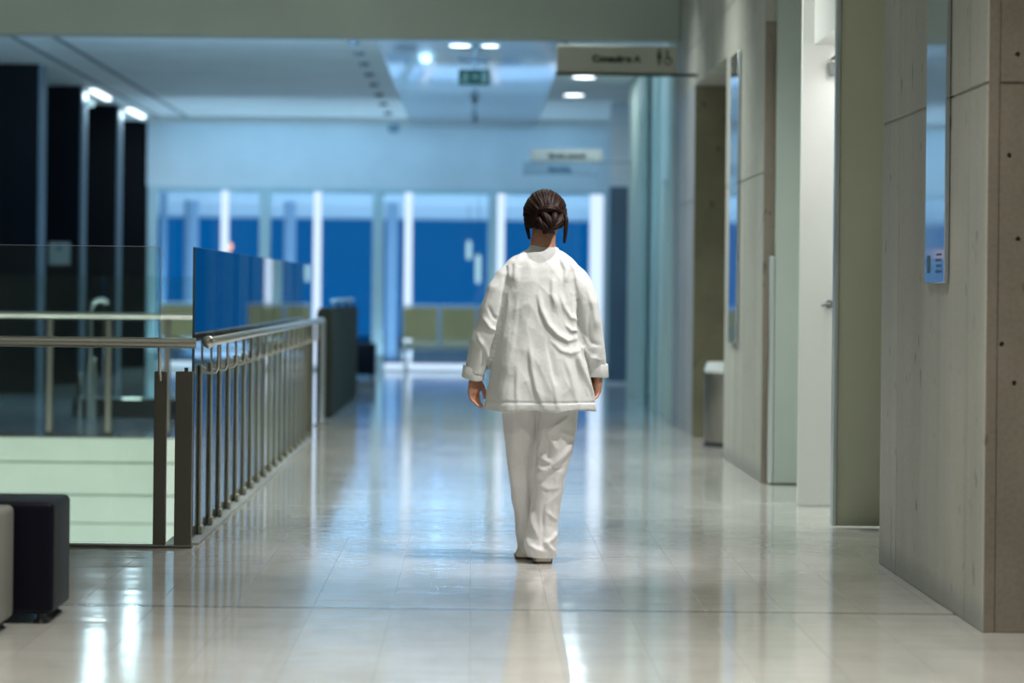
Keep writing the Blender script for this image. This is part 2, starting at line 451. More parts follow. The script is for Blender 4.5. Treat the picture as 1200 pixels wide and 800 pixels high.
struct(MB().box(1.76,2.6,37.36,37.50,0,0.03,0.004,1), 'trim_9', M['white_metal'])
# tall black pillars along the far left wall with pale corridor-side faces
for i, y in enumerate((31.9, 35.3, 38.9)):
    p = thing('pillar', ['black pillar at the left edge of the frame', 'black pillar with a square white notice', 'black pillar nearest the window wall'][i], 'pillar', (-6.0,y,0))
    p['kind'] = 'structure'
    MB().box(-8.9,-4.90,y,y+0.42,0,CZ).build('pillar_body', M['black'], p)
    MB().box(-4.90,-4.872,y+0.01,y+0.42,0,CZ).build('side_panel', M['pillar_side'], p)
struct(MB().box(-8.9,-5.6,y+3.4,y+3.5,0,CZ), 'wall_left', M['black'])
for i, (xx, zz) in enumerate(((-4.62,CZ),(-4.20,CZ))):
    struct(MB().box(xx-0.02,xx+0.02,26,42.4,zz-0.012,zz-0.001), 'trim_%d' % (10+i), M['spot_grey'])

# windows: bays between pale posts
def px_far(p): return (p-555)/78.43
posts = [(-4.88,-4.745),(-3.21,-3.05),(-1.52,-1.355),(0.205,0.345),(1.90,2.055)]
for a, b_ in posts:
    pass
pw = MB()
for a, b_ in posts: pw.box(a,b_,FY-0.02,FY+0.16,0,2.72,0.006,1)
pw.box(-4.88,2.055,FY-0.01,FY+0.16,2.68,2.72); pw.box(-4.88,2.055,FY,FY+0.16,0,0.05)
struct(pw, 'trim_12', M['frame_win'], 'pale posts and rails of the window wall')
for i in range(4):
    a = posts[i][1]; b_ = posts[i+1][0]
    o = thing('window_%d' % (i+1), ['window bay at the far left','second window bay from the left','window bay behind the chairs','window bay behind the walking woman'][i], 'window', ((a+b_)/2,FY+0.06,0.05)); o['kind'] = 'structure'
    MB().box(a,b_,FY+0.06,FY+0.068,0.05,2.68).build('pane', M['glass_win'], o, smooth=False)
    fr = MB()
    for z0, z1 in ((0.05,0.09),(2.655,2.68)): fr.box(a,b_,FY+0.045,FY+0.085,z0,z1)
    fr.build('window_frame', M['frame_win'], o)
# thin white mullions given their own glow, and light strips along the foot
names = ['leftmost window bay','second window bay','window bay behind the beige chairs','left edge of the bay behind the woman','right end of the window wall']
for i, (p0, p1) in enumerate(((258.5,267.5),(367,376),(473.5,482.5),(582,590.5),(690.5,706))):
    x0, x1 = px_far(p0), px_far(p1)
    s = thing('glow_strip', 'bright white glowing mullion in the ' + names[i], 'light', ((x0+x1)/2, FY-0.05, 0), 'glowing window mullions')
    MB().box(x0-0.006,x1+0.006,FY-0.045,FY-0.021,0.0,2.67,0.004,1).build('housing', M['white_metal'], s)
    MB().box(x0,x1,FY-0.075,FY-0.046,0.07,2.66,0.01,2).build('diffuser', M['em_strip'], s)
for i, (x0, x1, lab) in enumerate(((-1.34,0.19,'bright floor light strip under the beige chairs by the window'),(-4.7,-3.23,'bright floor light strip in the far left window bay'))):
    s = thing('glow_strip', lab, 'light', ((x0+x1)/2,FY-0.12,0), 'floor light strips')
    MB().box(x0,x1,FY-0.20,FY-0.11,0.0,0.03,0.003,1).build('housing', M['white_metal'], s)
    MB().box(x0+0.02,x1-0.02,FY-0.16,FY-0.12,0.03,0.11,0.008,2).build('diffuser', M['em_strip'], s)
# outside: terrace with a lit canopy on columns
struct(MB().box(-14,10,42.72,75,-0.2,-0.02), 'ground', M['ground'])
struct(MB().box(-14,10,42.72,62,2.735,2.9), 'ceiling_canopy', M['wall_white'])
for i, (p0, p1, y) in enumerate(((215,232,50),(332,346,50),(452,466,50),(187,195,46))):
    x = ((p0+p1)/2-555)/3333.3*y; r = (p1-p0)/2/3333.3*y
    c = thing('canopy_column', ['round pale column outside the leftmost window bay','round pale column outside the second window bay','round pale column outside the bay behind the chairs','thin pale column outside at the far left window edge'][i], 'column', (x,y,0), 'columns outside the windows')
    MB().cyl((x,y,-0.02),(x,y,2.735),r,seg=28).build('shaft', M['column'], c)
    MB().cyl((x,y,-0.02),(x,y,0.06),r*1.25,seg=28).build('collar', M['column'], c)
for i, (p, py, y) in enumerate(((549,293,51),(560,315,47))):  # glowing capsules stand in for lamp reflections in the glass
    x = (p-555)/3333.3*y; z = 1.214+(340-py)/3333.3*y; hh = (0.13,0.2)[i]
    l = thing('reflection_capsule', ['smaller glowing capsule for a lamp reflection in the window','larger lower glowing capsule for a lamp reflection in the window'][i], 'lamp', (x,y,z), 'lamp reflections at the window')
    MB().tube([(x,y,z-hh),(x,y,z+hh)],0.045,16,True,True).build('capsule', M['em_pale'], l)
    MB().cyl((x,y,z+hh+0.03),(x,y,2.735),0.006,seg=8).build('cord', M['dark_plastic'], l)
    MB().cyl((x,y,z+hh+0.02),(x,y,z+hh+0.07),0.03,seg=16).build('cap', M['grey_plastic'], l)
x = (267-555)/3333.3*46; z = 1.214+(337-289)/3333.3*46
l = thing('garden_lamp', 'small warm orange globe lamp on a post outside', 'lamp', (x,46,-0.02))
MB().cyl((x,46,-0.02),(x,46,z-0.06),0.02).build('post', M['dark_plastic'], l)
MB().ell((x,46,z),(0.07,0.07,0.07)).build('globe', M['em_warm'], l)

# ---------------------------------------------------------------- railings
RX = -1.328
r = thing('glass_railing', 'railing of bronze bars, glass and steel handrail running along the corridor', 'railing', (-1.3,18,0))
hy = [13.42 + 0.0 + i*0.4 for i in range(25)]
MB().tube([(-1.243,13.36,0.958),(-1.243,23.4,0.958)],0.022,16,True,True).build('handrail', M['steel'], r)
MB().ell((-1.243,13.36,0.958),(0.03,0.03,0.03)).build('end_cap', M['steel'], r)
MB().box(-1.399,-1.285,13.42,23.0,0.0,0.012,0.003,1).build('curb_strip', M['concrete_cool'], r)
for i in range(18):
    y = 13.88 + i*0.531
    b = MB().box(-1.331,-1.320,y-0.025,y+0.025,0.012,0.835,0.003,1).build('baluster', M['bar'], r)
    sub(MB().box(-1.331,-1.309,y-0.045,y+0.045,0.012,0.055,0.004,1), 'shoe', M['bar'], b)
    sub(MB().tube([(RX+0.01,y,0.80),(RX+0.05,y,0.797),(RX+0.075,y,0.80),(-1.243,y,0.825),(-1.243,y,0.94)],0.006,8), 'bracket', M['steel'], b)
for i in range(9):
    y0 = 13.62 + i*1.062; y1 = y0+1.056
    g = MB().box(-1.344,-1.333,y0,y1,0.02,1.405).build('glass_panel', M['glass'], r, smooth=False)
    e = MB().box(-1.3445,-1.3325,y0,y1,1.4052,1.4065)
    e.box(-1.3445,-1.3325,y0-(0.004 if i == 0 else 0.0012),y0-0.0002,0.02,1.4065)
    sub(e, 'glass_edge', M['glass_edge'], g)
MB().box(-1.36,-1.30,23.12,23.20,0,0.95,0.004,1).build('post', M['bronze'], r)

r = thing('glass_railing', 'railing with one glass sheet and thick bronze posts facing the hall', 'railing', (-2.4,13.28,0))
MB().tube([(-6.5,13.19,0.955),(-1.285,13.19,0.955)],0.024,16).build('handrail', M['steel'], r)
for i, (x, w_) in enumerate(((-1.342,0.04),(-1.452,0.0285),(-2.60,0.0285),(-3.75,0.0285),(-4.9,0.0285))):
    p = MB().box(x-w_,x+w_,13.225,13.275,0.0,0.822,0.003,1).build('post', M['bronze'], r)
    if i: sub(MB().tube([(x,13.25,0.74),(x,13.222,0.80),(x,13.19,0.84),(x,13.19,0.94)],0.008,10), 'bracket', M['steel'], p)
    else: sub(MB().box(x+0.0,x+0.016,13.24,13.26,0.822,0.84), 'bracket', M['bronze'], p)
for x0, x1 in ((-3.60,-1.462),(-5.8,-3.61)):
    g = MB().box(x0,x1,13.282,13.294,0.02,1.402).build('glass_panel', M['glass'], r, smooth=False)
    sub(MB().box(x0,x1,13.2815,13.2945,1.4022,1.4040).box(x1+0.0002,x1+0.0016,13.2815,13.2945,0.02,1.4035), 'glass_edge', M['alu'], g)
MB().box(-5.8,-1.30,13.222,13.30,0.0,0.014,0.003,1).build('curb_strip', M['bronze'], r)

r = thing('glass_railing', 'far railing on the opposite edge of the stairwell', 'railing', (-4,22.95,0))
MB().tube([(-8.8,22.97,0.975),(-1.45,22.97,0.975)],0.026,16).build('handrail', M['steel'], r)
for i in range(12):
    x = -2.47 - i*0.475
    MB().box(x-0.024,x+0.024,22.98,23.02,0,0.955,0.003,1).build('post', M['bronze'], r)
for i in range(4):
    x1 = -1.50 - i*1.5
    MB().box(x1-1.49,x1,23.03,23.042,0.02,1.30).build('glass_panel', M['glass'], r, smooth=False)

# solid stair parapet beyond the railing
p = thing('parapet', 'dark solid stair parapet with slim top rail beyond the railing', 'parapet', (-1.4,29.6,0))
MB().box(-1.47,-1.325,26.7,32.6,0.0,1.0,0.006,1).build('parapet_body', M['parapet'], p)
MB().box(-1.46,-1.335,26.72,32.58,1.0,1.03,0.003,1).build('parapet_cap', M['parapet'], p)
rl = MB().tube([(-1.40,28.3,1.09),(-1.40,32.9,1.09)],0.022,12,True,True); rl.build('top_rail', M['white_metal'], p)
for y in (28.6,30.4,32.2): MB().cyl((-1.40,y,1.03),(-1.40,y,1.08),0.01,seg=10).build('rail_bracket', M['white_metal'], p)
p = thing('steel_post', 'shiny steel post between the railing and the dark parapet', 'post', (-1.345,25.2,0))
MB().cyl((-1.345,25.2,0.012),(-1.345,25.2,0.92),0.035,seg=20).build('post_shaft', M['chrome'], p)
MB().cyl((-1.345,25.2,0),(-1.345,25.2,0.012),0.06,seg=20).build('base_plate', M['steel'], p)
MB().ell((-1.345,25.2,0.92),(0.037,0.037,0.03)).build('post_cap', M['chrome'], p)
# steel stair rail with a bent top, low plinth
p = thing('stair_rail', 'chrome stair rail with bent top end behind the far railing', 'railing', (-3.45,25.9,0))
MB().tube([(-3.49,25.9,0.0),(-3.49,25.9,0.90),(-3.488,25.9,0.99),(-3.47,25.9,1.05),(-3.43,25.9,1.085),(-3.38,25.9,1.09),(-3.34,25.9,1.07)],0.026,16,True,True).build('bent_tube', M['chrome'], p)
MB().tube([(-3.58,25.95,0.0),(-3.58,25.95,0.40)],0.024,14,True,True).build('short_post', M['chrome'], p)
MB().tube([(-3.45,25.94,0.0),(-3.45,25.94,0.55)],0.02,14,True,True).build('short_post', M['chrome'], p)
p = thing('plinth', 'low dark plinth on the floor beyond the stairwell', 'plinth', (-3.1,26.6,0))
MB().box(-3.70,-2.50,26.3,26.9,0,0.17,0.012).build('plinth_body', M['dark_grey'], p)
MB().cyl((-3.17,26.45,0.17),(-3.17,26.45,0.178),0.09,seg=28).build('top_disc', M['em_disc'], p)  # plain emissive disc on the plinth top

# ---------------------------------------------------------------- ottomans
def ottoman(label, x0, x1, y0, y1, z1, m):
    o = thing('ottoman', label, 'ottoman', ((x0+x1)/2,(y0+y1)/2,0), None)
    MB().box(x0,x1,y0,y1,0.035,z1,0.022,4).build('cushion', m, o)
    sm = MB()
    sm.tube([(x0+0.012,y0+0.012,z1-0.02),(x1-0.012,y0+0.012,z1-0.02),(x1-0.012,y1-0.012,z1-0.02),(x0+0.012,y1-0.012,z1-0.02),(x0+0.012,y0+0.012,z1-0.02)],0.0075,8,False)
    sm.build('piping', m, o)
    for sx in (x0+0.05,x1-0.05):
        for sy in (y0+0.05,y1-0.05):
            MB().cyl((sx,sy,0.012),(sx,sy,0.04),0.016,seg=14).cyl((sx,sy,0.0),(sx,sy,0.013),0.03,0.024,seg=14).build('foot', M['dark_plastic'], o)
    return o
ottoman('dark navy leather cube ottoman on the floor at left foreground', -1.93,-1.497,10.2,10.63,0.438,M['leather_dark'])
ottoman('pale grey leather cube ottoman cut by the left frame edge', -2.08,-1.625,9.66,10.12,0.435,M['leather_grey'])
ottoman('black cube ottoman by the windows beyond the parapet', -1.82,-1.335,38.9,39.4,0.47,M['leather_dark'])

# ---------------------------------------------------------------- chairs by the window
def beam_seat(label, xs, y):
    xa, xb = xs[0]-0.27, xs[-1]+0.27
    o = thing('beam_seat', label, 'seating', ((xa+xb)/2,y,0), 'beam seats by the windows')
    MB().box(xa,xb,y-0.03,y+0.03,0.33,0.39,0.006).build('beam', M['white_metal'], o)
    for x in (xs[0]-0.21, xs[-1]+0.21):
        MB().box(x-0.03,x+0.03,y-0.02,y+0.02,0.03,0.33,0.004).box(x-0.03,x+0.03,y-0.27,y+0.27,0,0.03,0.008).build('leg', M['white_metal'], o)
    for x in xs:
        s = MB().prism([(y-0.20,0.42),(y-0.10,0.405),(y+0.20,0.42),(y+0.27,0.44),(y+0.27,0.455),(y+0.20,0.437),(y-0.10,0.422),(y-0.20,0.437)],'x',x-0.235,x+0.235)
        s.build('seat', M['seat'], o)
        bk = MB().prism([(y-0.215,0.50),(y-0.255,0.76),(y-0.295,0.955),(y-0.31,0.955),(y-0.27,0.76),(y-0.23,0.50)],'x',x-0.245,x+0.245)
        bk = bk.build('backrest', M['seat'], o)
        fr = MB()
        for sx in (x-0.255,x+0.255):
            fr.tube([(sx,y+0.22,0.415),(sx,y-0.18,0.40),(sx,y-0.225,0.50),(sx,y-0.265,0.76),(sx,y-0.31,0.985)],0.013,10)
        fr.tube([(x-0.255,y-0.31,0.985),(x+0.255,y-0.31,0.985)],0.016,10)
        fr.tube([(x-0.255,y-0.18,0.40),(x+0.255,y-0.18,0.40)],0.016,10)
        fr.build('seat_frame', M['white_metal'], o)
    return o
beam_seat('row of olive beige chairs by the window left of the woman', [-0.765,-0.215,0.335], 41.4)
beam_seat('row of olive beige chairs by the far left windows', [-4.28,-3.73,-3.18,-2.63], 41.4)

# ---------------------------------------------------------------- bin, signs, notice panels
p = thing('litter_bin', 'tall steel cylinder bin with pale lid in the right wall recess', 'bin', (2.06,22.6,0))
MB().cyl((2.06,22.6,0.0),(2.06,22.6,0.58),0.215,seg=48).build('bin_body', M['steel'], p)
MB().cyl((2.06,22.6,0.58),(2.06,22.6,0.60),0.215,0.222,seg=48).cyl((2.06,22.6,0.60),(2.06,22.6,0.665),0.222,0.20,seg=48).build('lid', M['white_metal'], p)
MB().cyl((2.06,22.6,0.0),(2.06,22.6,0.03),0.222,seg=48).build('base_ring', M['dark_plastic'], p)

def notice(label, y0, y1, z0, z1):
    o = thing('notice_panel', label, 'notice', (WX-0.01,(y0+y1)/2,(z0+z1)/2), None)
    MB().box(WX-0.022,WX-0.004,y0,y1,z0,z1,0.002,1).build('panel', M['panel_gloss'], o)
    MB().box(WX-0.004,WX-0.0005,y0+0.02,y1-0.02,z0+0.02,z1-0.02).build('backing', M['dark_plastic'], o)
    k = MB()
    for i in range(4):
        zz = z0+0.04+i*0.022
        k.box(WX-0.0232,WX-0.0222,y0+0.06,y0+0.20-0.02*(i%2),zz,zz+0.010)
    k.box(WX-0.0232,WX-0.0222,y1-0.14,y1-0.06,z0+0.04,z0+0.11)
    k.build('small_print', M['ink_blue'], o)
    return o
notice('tall narrow glossy blue notice panel on the near concrete wall', 11.03,11.50,1.262,2.75)
notice('tall narrow glossy blue notice panel on the farther concrete wall', 19.75,20.35,0.86,2.90)

p = thing('hanging_sign', 'grey sign reading Consultes A hanging below the ceiling beam', 'sign', (1.26,23.7,3.0))
MB().box(0.672,1.672,23.68,23.72,3.035,3.262,0.003,1).build('sign_board', M['sign'], p)
MB().box(0.662,1.845,23.675,23.725,3.012,3.036,0.003,1).build('bottom_rail', M['parapet'], p)
text_mesh('Consultes A', 0.080, 'lettering', M['ink'], p, (0.968,23.677,3.125), 0.004, 0.0035)
k = MB(); x = 1.525
k.cyl((x,23.675,3.222),(x,23.681,3.222),0.013,seg=14); k.prism([(x-0.018,3.205),(x+0.018,3.205),(x+0.018,3.155),(x+0.010,3.155),(x+0.010,3.105),(x-0.010,3.105),(x-0.010,3.155),(x-0.018,3.155)],'y',23.675,23.681)
k.build('person_symbol', M['ink'], p)
k = MB(); x = 1.60
k.cyl((x-0.008,23.675,3.213),(x-0.008,23.681,3.213),0.012,seg=14)
k.prism([(x-0.016,3.198),(x,3.198),(x+0.004,3.165),(x+0.026,3.165),(x+0.036,3.122),(x+0.026,3.120),(x+0.017,3.152),(x-0.012,3.152)],'y',23.675,23.681)
k.tube([(x+0.030*math.cos(t*PI/8+2.2)-0.002,23.678,3.140+0.032*math.sin(t*PI/8+2.2)) for t in range(0,12)],0.005,8)
k.build('wheelchair_symbol', M['ink'], p)
Y2 = 33.6
p = thing('hanging_sign', 'two tier pale sign hanging in the far hall above the woman', 'sign', (1.1,Y2,2.7))
def sx(px, py): return ((px-555)-0.0105*(340-py))/3333.3*Y2
def sz(px, py): return 1.214 + ((340-py)+0.0105*(px-555))/3333.3*Y2
MB().box(sx(622,182),sx(706,182),Y2-0.02,Y2+0.02,sz(640,188.5),sz(640,174.5),0.003,1).build('sign_board', M['sign_pale'], p)
MB().box(sx(613,196),sx(692,196),Y2-0.02,Y2+0.02,sz(640,203),sz(640,190),0.003,1).build('lower_board', M['sign_blue'], p)
MB().box(sx(613,204),sx(700,204),Y2-0.025,Y2+0.025,sz(640,205),sz(640,203),0.002,1).build('bottom_rail', M['sign_blue'], p)
MB().box(sx(622,189),1.845,Y2-0.012,Y2+0.012,sz(640,190),sz(640,188.5)).build('arm', M['grey_plastic'], p)
text_mesh('Serveis generals', 0.068, 'lettering', M['ink'], p, (sx(643,180),Y2-0.023,sz(645,184.5)), 0.004, 0.004)
text_mesh('Sortida', 0.09, 'lettering', M['ink_blue'], p, (sx(643,197),Y2-0.023,sz(643,201)), 0.004, 0.004)
YE = 29.0
p = thing('exit_sign', 'green emergency exit sign hung from the glossy ceiling panel', 'sign', (-0.01,YE,3.4))
MB().box(-0.175,0.14,YE-0.03,YE+0.03,3.305,3.462,0.004,1).build('sign_box', M['exit_green'], p)
MB().box(-0.175,0.14,YE-0.03,YE+0.03,3.545,3.59,0.004,1).build('mount_bar', M['dark_plastic'], p)
MB().cyl((-0.015,YE,3.46),(-0.015,YE,3.56),0.03,seg=14).cyl((-0.015,YE,3.58),(-0.015,YE,3.655),0.02,seg=12).build('stem', M['grey_plastic'], p)
k = MB(); yy0, yy1 = YE-0.036, YE-0.029
k.cyl((-0.105,yy0,3.425),(-0.105,yy1,3.425),0.012,seg=12)
k.prism([(-0.125,3.41),(-0.09,3.41),(-0.075,3.375),(-0.09,3.37),(-0.1,3.385),(-0.1,3.365),(-0.08,3.325),(-0.095,3.32),(-0.115,3.355),(-0.14,3.325),(-0.15,3.335),(-0.125,3.37)],'y',yy0,yy1)
k.build('running_figure', M['exit_white'], p)
k = MB(); k.prism([(-0.035,3.40),(0.0,3.40),(0.0,3.415),(0.03,3.388),(0.0,3.36),(0.0,3.375),(-0.035,3.375)],'y',yy0,yy1); k.build('arrow', M['exit_white'], p)
MB().box(0.06,0.11,yy0,yy1,3.325,3.44).build('door_symbol', M['exit_white'], p)
yp = 35.3-0.012
p = thing('wall_notice', 'small square white notice on the black pillar at left', 'notice', (-5.15,yp,1.61))
MB().box(-5.275,-5.01,yp-0.006,yp+0.010,1.475,1.755,0.003,1).build('notice_sheet', M['sign_pale'], p)
MB().box(-5.185,-5.105,yp-0.0075,yp-0.0062,1.645,1.715).build('symbol', M['grey_plastic'], p)

# ---------------------------------------------------------------- ceiling fittings
def downlight(label, x, y, z, r=0.125, m='em_down', group='round ceiling downlights'):
    o = thing('downlight', label, 'light', (x,y,z), group)
    MB().cyl((x,y,z-0.012),(x,y,z),r+0.02,seg=32).build('trim_ring', M['white_metal'], o)
    MB().cyl((x,y,z-0.016),(x,y,z-0.0125),r,seg=32).build('diffuser', M[m], o)
    return o
downlight('nearer of two bright round downlights below the grey sign', 1.25,32.9,CZ)
downlight('farther of two bright round downlights below the grey sign', 1.24,35.9,CZ)
downlight('bright disc for a lamp reflection at the beam, left of the exit sign', -0.16,28.3,3.655,0.10,'em_down','reflections in the ceiling panel')  # emissive disc stands in for a lamp reflection in the glossy panel
downlight('bright disc for a lamp reflection at the beam, above the exit sign', 0.14,28.3,3.655,0.08,'em_down','reflections in the ceiling panel')  # second emissive disc, also a stand-in for a reflected lamp
for i, y in enumerate((28.6,29.9,31.3,32.8,34.4,36.2,38.0,40.0)):
    o = thing('ceiling_spot', 'small dark recessed ceiling spot in the row left of the glossy panel', 'spot', (-1.23,y,CZ), 'dark recessed ceiling spots')
    MB().cyl((-1.23,y,CZ-0.03),(-1.23,y,CZ),0.055,seg=20).build('spot_housing', M['spot_grey'], o)
    MB().cyl((-1.23,y,CZ-0.036),(-1.23,y,CZ-0.0305),0.042,seg=20).build('lens', M['grey_plastic'], o)
o = thing('ceiling_speaker', 'dark ceiling fitting at the far end of the spot row', 'speaker', (-1.2,41.9,CZ))
MB().cyl((-1.2,41.9,CZ-0.03),(-1.2,41.9,CZ),0.05,seg=16).build('mount', M['door_blue'], o)
MB().ell((-1.2,41.9,CZ-0.10),(0.085,0.085,0.085)).build('speaker_body', M['door_blue'], o)
for i, y in enumerate((36.0,40.2)):
    o = thing('smoke_detector', ['nearer dark smoke detector behind the exit sign','farther dark smoke detector behind the exit sign'][i], 'detector', (-0.01,y,3.655), 'smoke detectors')
    MB().cyl((-0.01,y,3.645),(-0.01,y,3.655),0.075,seg=20).build('base_plate', M['white_metal'], o)
    MB().cyl((-0.01,y,3.585),(-0.01,y,3.645),0.03,0.045,seg=20).build('detector_head', M['door_blue'], o)
struct(MB().box(-4.85,1.95,41.32,41.36,CZ-0.085,CZ-0.001), 'trim_13', M['ceil'])  # baffle added to screen the added wall wash
LIN = []
for i, (y0, y1) in enumerate(((35.45,37.0),(39.2,40.9))):
    o = thing('linear_lamp', ['bright linear ceiling lamp by the pillar with the notice','bright linear ceiling lamp by the pillar nearest the windows'][i], 'lamp', (-4.78,(y0+y1)/2,CZ), 'linear lamps by the pillars')
    MB().box(-4.84,-4.72,y0-0.04,y1+0.04,CZ-0.03,CZ,0.004,1).build('housing', M['white_metal'], o)
    MB().box(-4.82,-4.74,y0,y1,CZ-0.07,CZ-0.031,0.015,2).build('diffuser', M['em_linear'], o)
    LIN.append((y0+y1)/2)
o = thing('wall_lamp', 'small bright wall lamp high on the pillar with the notice', 'lamp', (-4.85,35.5,3.5))
MB().cyl((-4.872,35.5,3.5),(-4.84,35.5,3.5),0.05,seg=16).build('base_plate', M['white_metal'], o)
MB().ell((-4.80,35.5,3.5),(0.055,0.055,0.05)).build('globe', M['em_pale'], o)
# ---------------------------------------------------------------- the walking woman (seen from behind)
PYW = 12.72; KP = 3333.3/PYW
def PXY(px, py):                       # photo measurement -> world x, z at her distance
    return ((px-555) - 0.0105*(340-py))/KP, 1.214 + ((340-py) + 0.0105*(px-555))/KP
PO = Vector((0.31, PYW, 0.0))
def remesh(mb, name, vox, smooth_it=6, fac=0.5, extra=None):
    o = mb.build(name, None, None)
    md = o.modifiers.new('r', 'REMESH'); md.mode = 'VOXEL'; md.voxel_size = vox; md.use_smooth_shade = True
    sm = o.modifiers.new('s', 'SMOOTH'); sm.factor = fac; sm.iterations = smooth_it
    bake(o); return o
def fin(o, m, name, parent):
    o.name = name; o.data.materials.clear(); o.data.materials.append(m)
    for p in o.data.polygons: p.use_smooth = True
    o.data.transform(Matrix.Translation(-PO))
    if parent is not None: o.parent = parent
    else: o.location = PO
    return o
def seg_d(p, a, b):
    ab = (b[0]-a[0], b[1]-a[1]); l2 = ab[0]**2+ab[1]**2 or 1e-9
    t = max(0, min(1, ((p[0]-a[0])*ab[0]+(p[1]-a[1])*ab[1])/l2))
    dx = p[0]-a[0]-t*ab[0]; dy = p[1]-a[1]-t*ab[1]
    return math.hypot(dx, dy), t, (dx*ab[1]-dy*ab[0])
def strokes_disp(p, strokes):
    tot = 0
    for pts, amp, sig in strokes:
        best = 9; bt = 0; n = len(pts)-1; side = 0
        for i in range(n):
            d, t, s = seg_d(p, pts[i], pts[i+1])
            if d < best: best = d; bt = (i+t)/n; side = s
        if best < 4*sig:
            taper = min(1, 0.25+4*bt*(1-bt))
            sg = sig*(0.65 if side > 0 else 1.35)
            tot += 0.95*amp*taper*math.exp(-(best/sg)**2)
    return tot
def ST(pp, amp, sig): return ([PXY(*q) for q in pp], amp, sig)
def ring(cx, cy, z, rx, ry, n=40, e=2.3, tilt=0.0):
    out = []
    for k in range(n):
        a = 2*PI*k/n; c, s = math.cos(a), math.sin(a)
        out.append((cx + rx*math.copysign(abs(c)**(2/e), c), cy + ry*math.copysign(abs(s)**(2/e), s), z + tilt*c))
    return out

# --- body -------------------------------------------------------------
hx, hz = PXY(639, 252)                 # head centre
HC = Vector((hx, PYW+0.045, hz+0.005))
bd = MB()
def hp(x, y, z): return (HC.x+x, HC.y+y, HC.z+z)
# skull and face: rings from the chin up (x half width, front reach, back reach)
prof = [(-0.118,0.022,0.082,-0.052),(-0.112,0.036,0.090,-0.035),(-0.095,0.050,0.093,0.000),(-0.070,0.059,0.092,0.045),(-0.045,0.066,0.091,0.070),(-0.015,0.071,0.089,0.086),
        (0.015,0.074,0.090,0.093),(0.045,0.073,0.086,0.092),(0.070,0.066,0.074,0.080),(0.090,0.050,0.054,0.058),(0.102,0.026,0.026,0.030)]
rings = []
for z, w, fr, bk in prof:
    rr = []
    for k in range(36):
        a = 2*PI*k/36; c, s = math.cos(a), math.sin(a)
        rr.append(hp(w*math.copysign(abs(c)**0.85, c), (fr if s > 0 else bk)*s if not (s < 0 and bk < 0) else bk*s, z))
    rings.append(rr)
bd.loft(rings)
bd.tube([hp(0,0.088,0.012),hp(0,0.103,-0.018),hp(0,0.112,-0.034)],[0.007,0.010,0.013],12,True,True)      # nose
for s in (-1,1):
    bd.ell(hp(s*0.011,0.101,-0.036),(0.009,0.009,0.007),12,8)
    bd.tube([hp(s*0.014,0.088,0.025),hp(s*0.034,0.085,0.030),hp(s*0.052,0.070,0.022)],0.007,10,True,True)  # brow
    bd.ell(hp(s*0.031,0.0745,0.0145),(0.0150,0.0130,0.0075),18,12); bd.ell(hp(s*0.031,0.0730,0.0005),(0.0140,0.0125,0.0050),18,12)   # lids
    bd.ell(hp(s*0.075,-0.004,-0.010),(0.010,0.018,0.031),16,12)                                           # ear
    bd.tube([hp(s*0.082,0.004,0.010),hp(s*0.086,-0.012,0.016),hp(s*0.086,-0.022,0.000),hp(s*0.081,-0.012,-0.032)],0.0045,8,True,True)
bd.tube([hp(-0.021,0.089,-0.066),hp(0,0.099,-0.062),hp(0.021,0.089,-0.066)],[0.004,0.0065,0.004],10,True,True)
bd.tube([hp(-0.019,0.088,-0.073),hp(0,0.097,-0.075),hp(0.019,0.088,-0.073)],[0.004,0.007,0.004],10,True,True)
bd.ell(hp(0,0.080,-0.105),(0.022,0.016,0.016),14,10)
# neck, trunk
nx, nz = PXY(636, 290)
bd.loft([ring(HC.x, HC.y-0.01, HC.z-0.06, 0.054, 0.060, 28), ring(nx, PYW+0.015, nz+0.02, 0.056,0.058,28), ring(nx, PYW+0.0, nz-0.02, 0.064,0.062,28), ring(nx, PYW, nz-0.06, 0.085,0.065,28)])
tr = [(0.80,0.155,0.10),(0.90,0.160,0.115),(1.0,0.135,0.10),(1.10,0.130,0.095),(1.20,0.140,0.085),(1.28,0.130,0.075),(1.35,0.085,0.06)]
bd.loft([ring(nx-0.003, PYW, z, a, b_, 32) for z, a, b_ in tr])
# arms
AR = {}
for s, sh, el, wr in ((-1,(603,330),(573,388),(556.5,441)),(1,(664,330),(692.5,390),(700.5,438))):
    (ax, az), (bx, bz), (cx, cz) = PXY(*sh), PXY(*el), PXY(*wr)
    ya = (PYW+0.0, PYW-0.03, PYW+ (0.0 if s < 0 else 0.02))
    A, B, C = Vector((ax,ya[0],az)), Vector((bx,ya[1],bz)), Vector((cx,ya[2],cz))
    bd.tube([Vector((nx+s*0.06,PYW,az)),A,A.lerp(B,0.5),B,B.lerp(C,0.4),C],[0.036,0.034,0.030,0.024,0.026,0.024],18,True,True)
    AR[s] = (A,B,C)
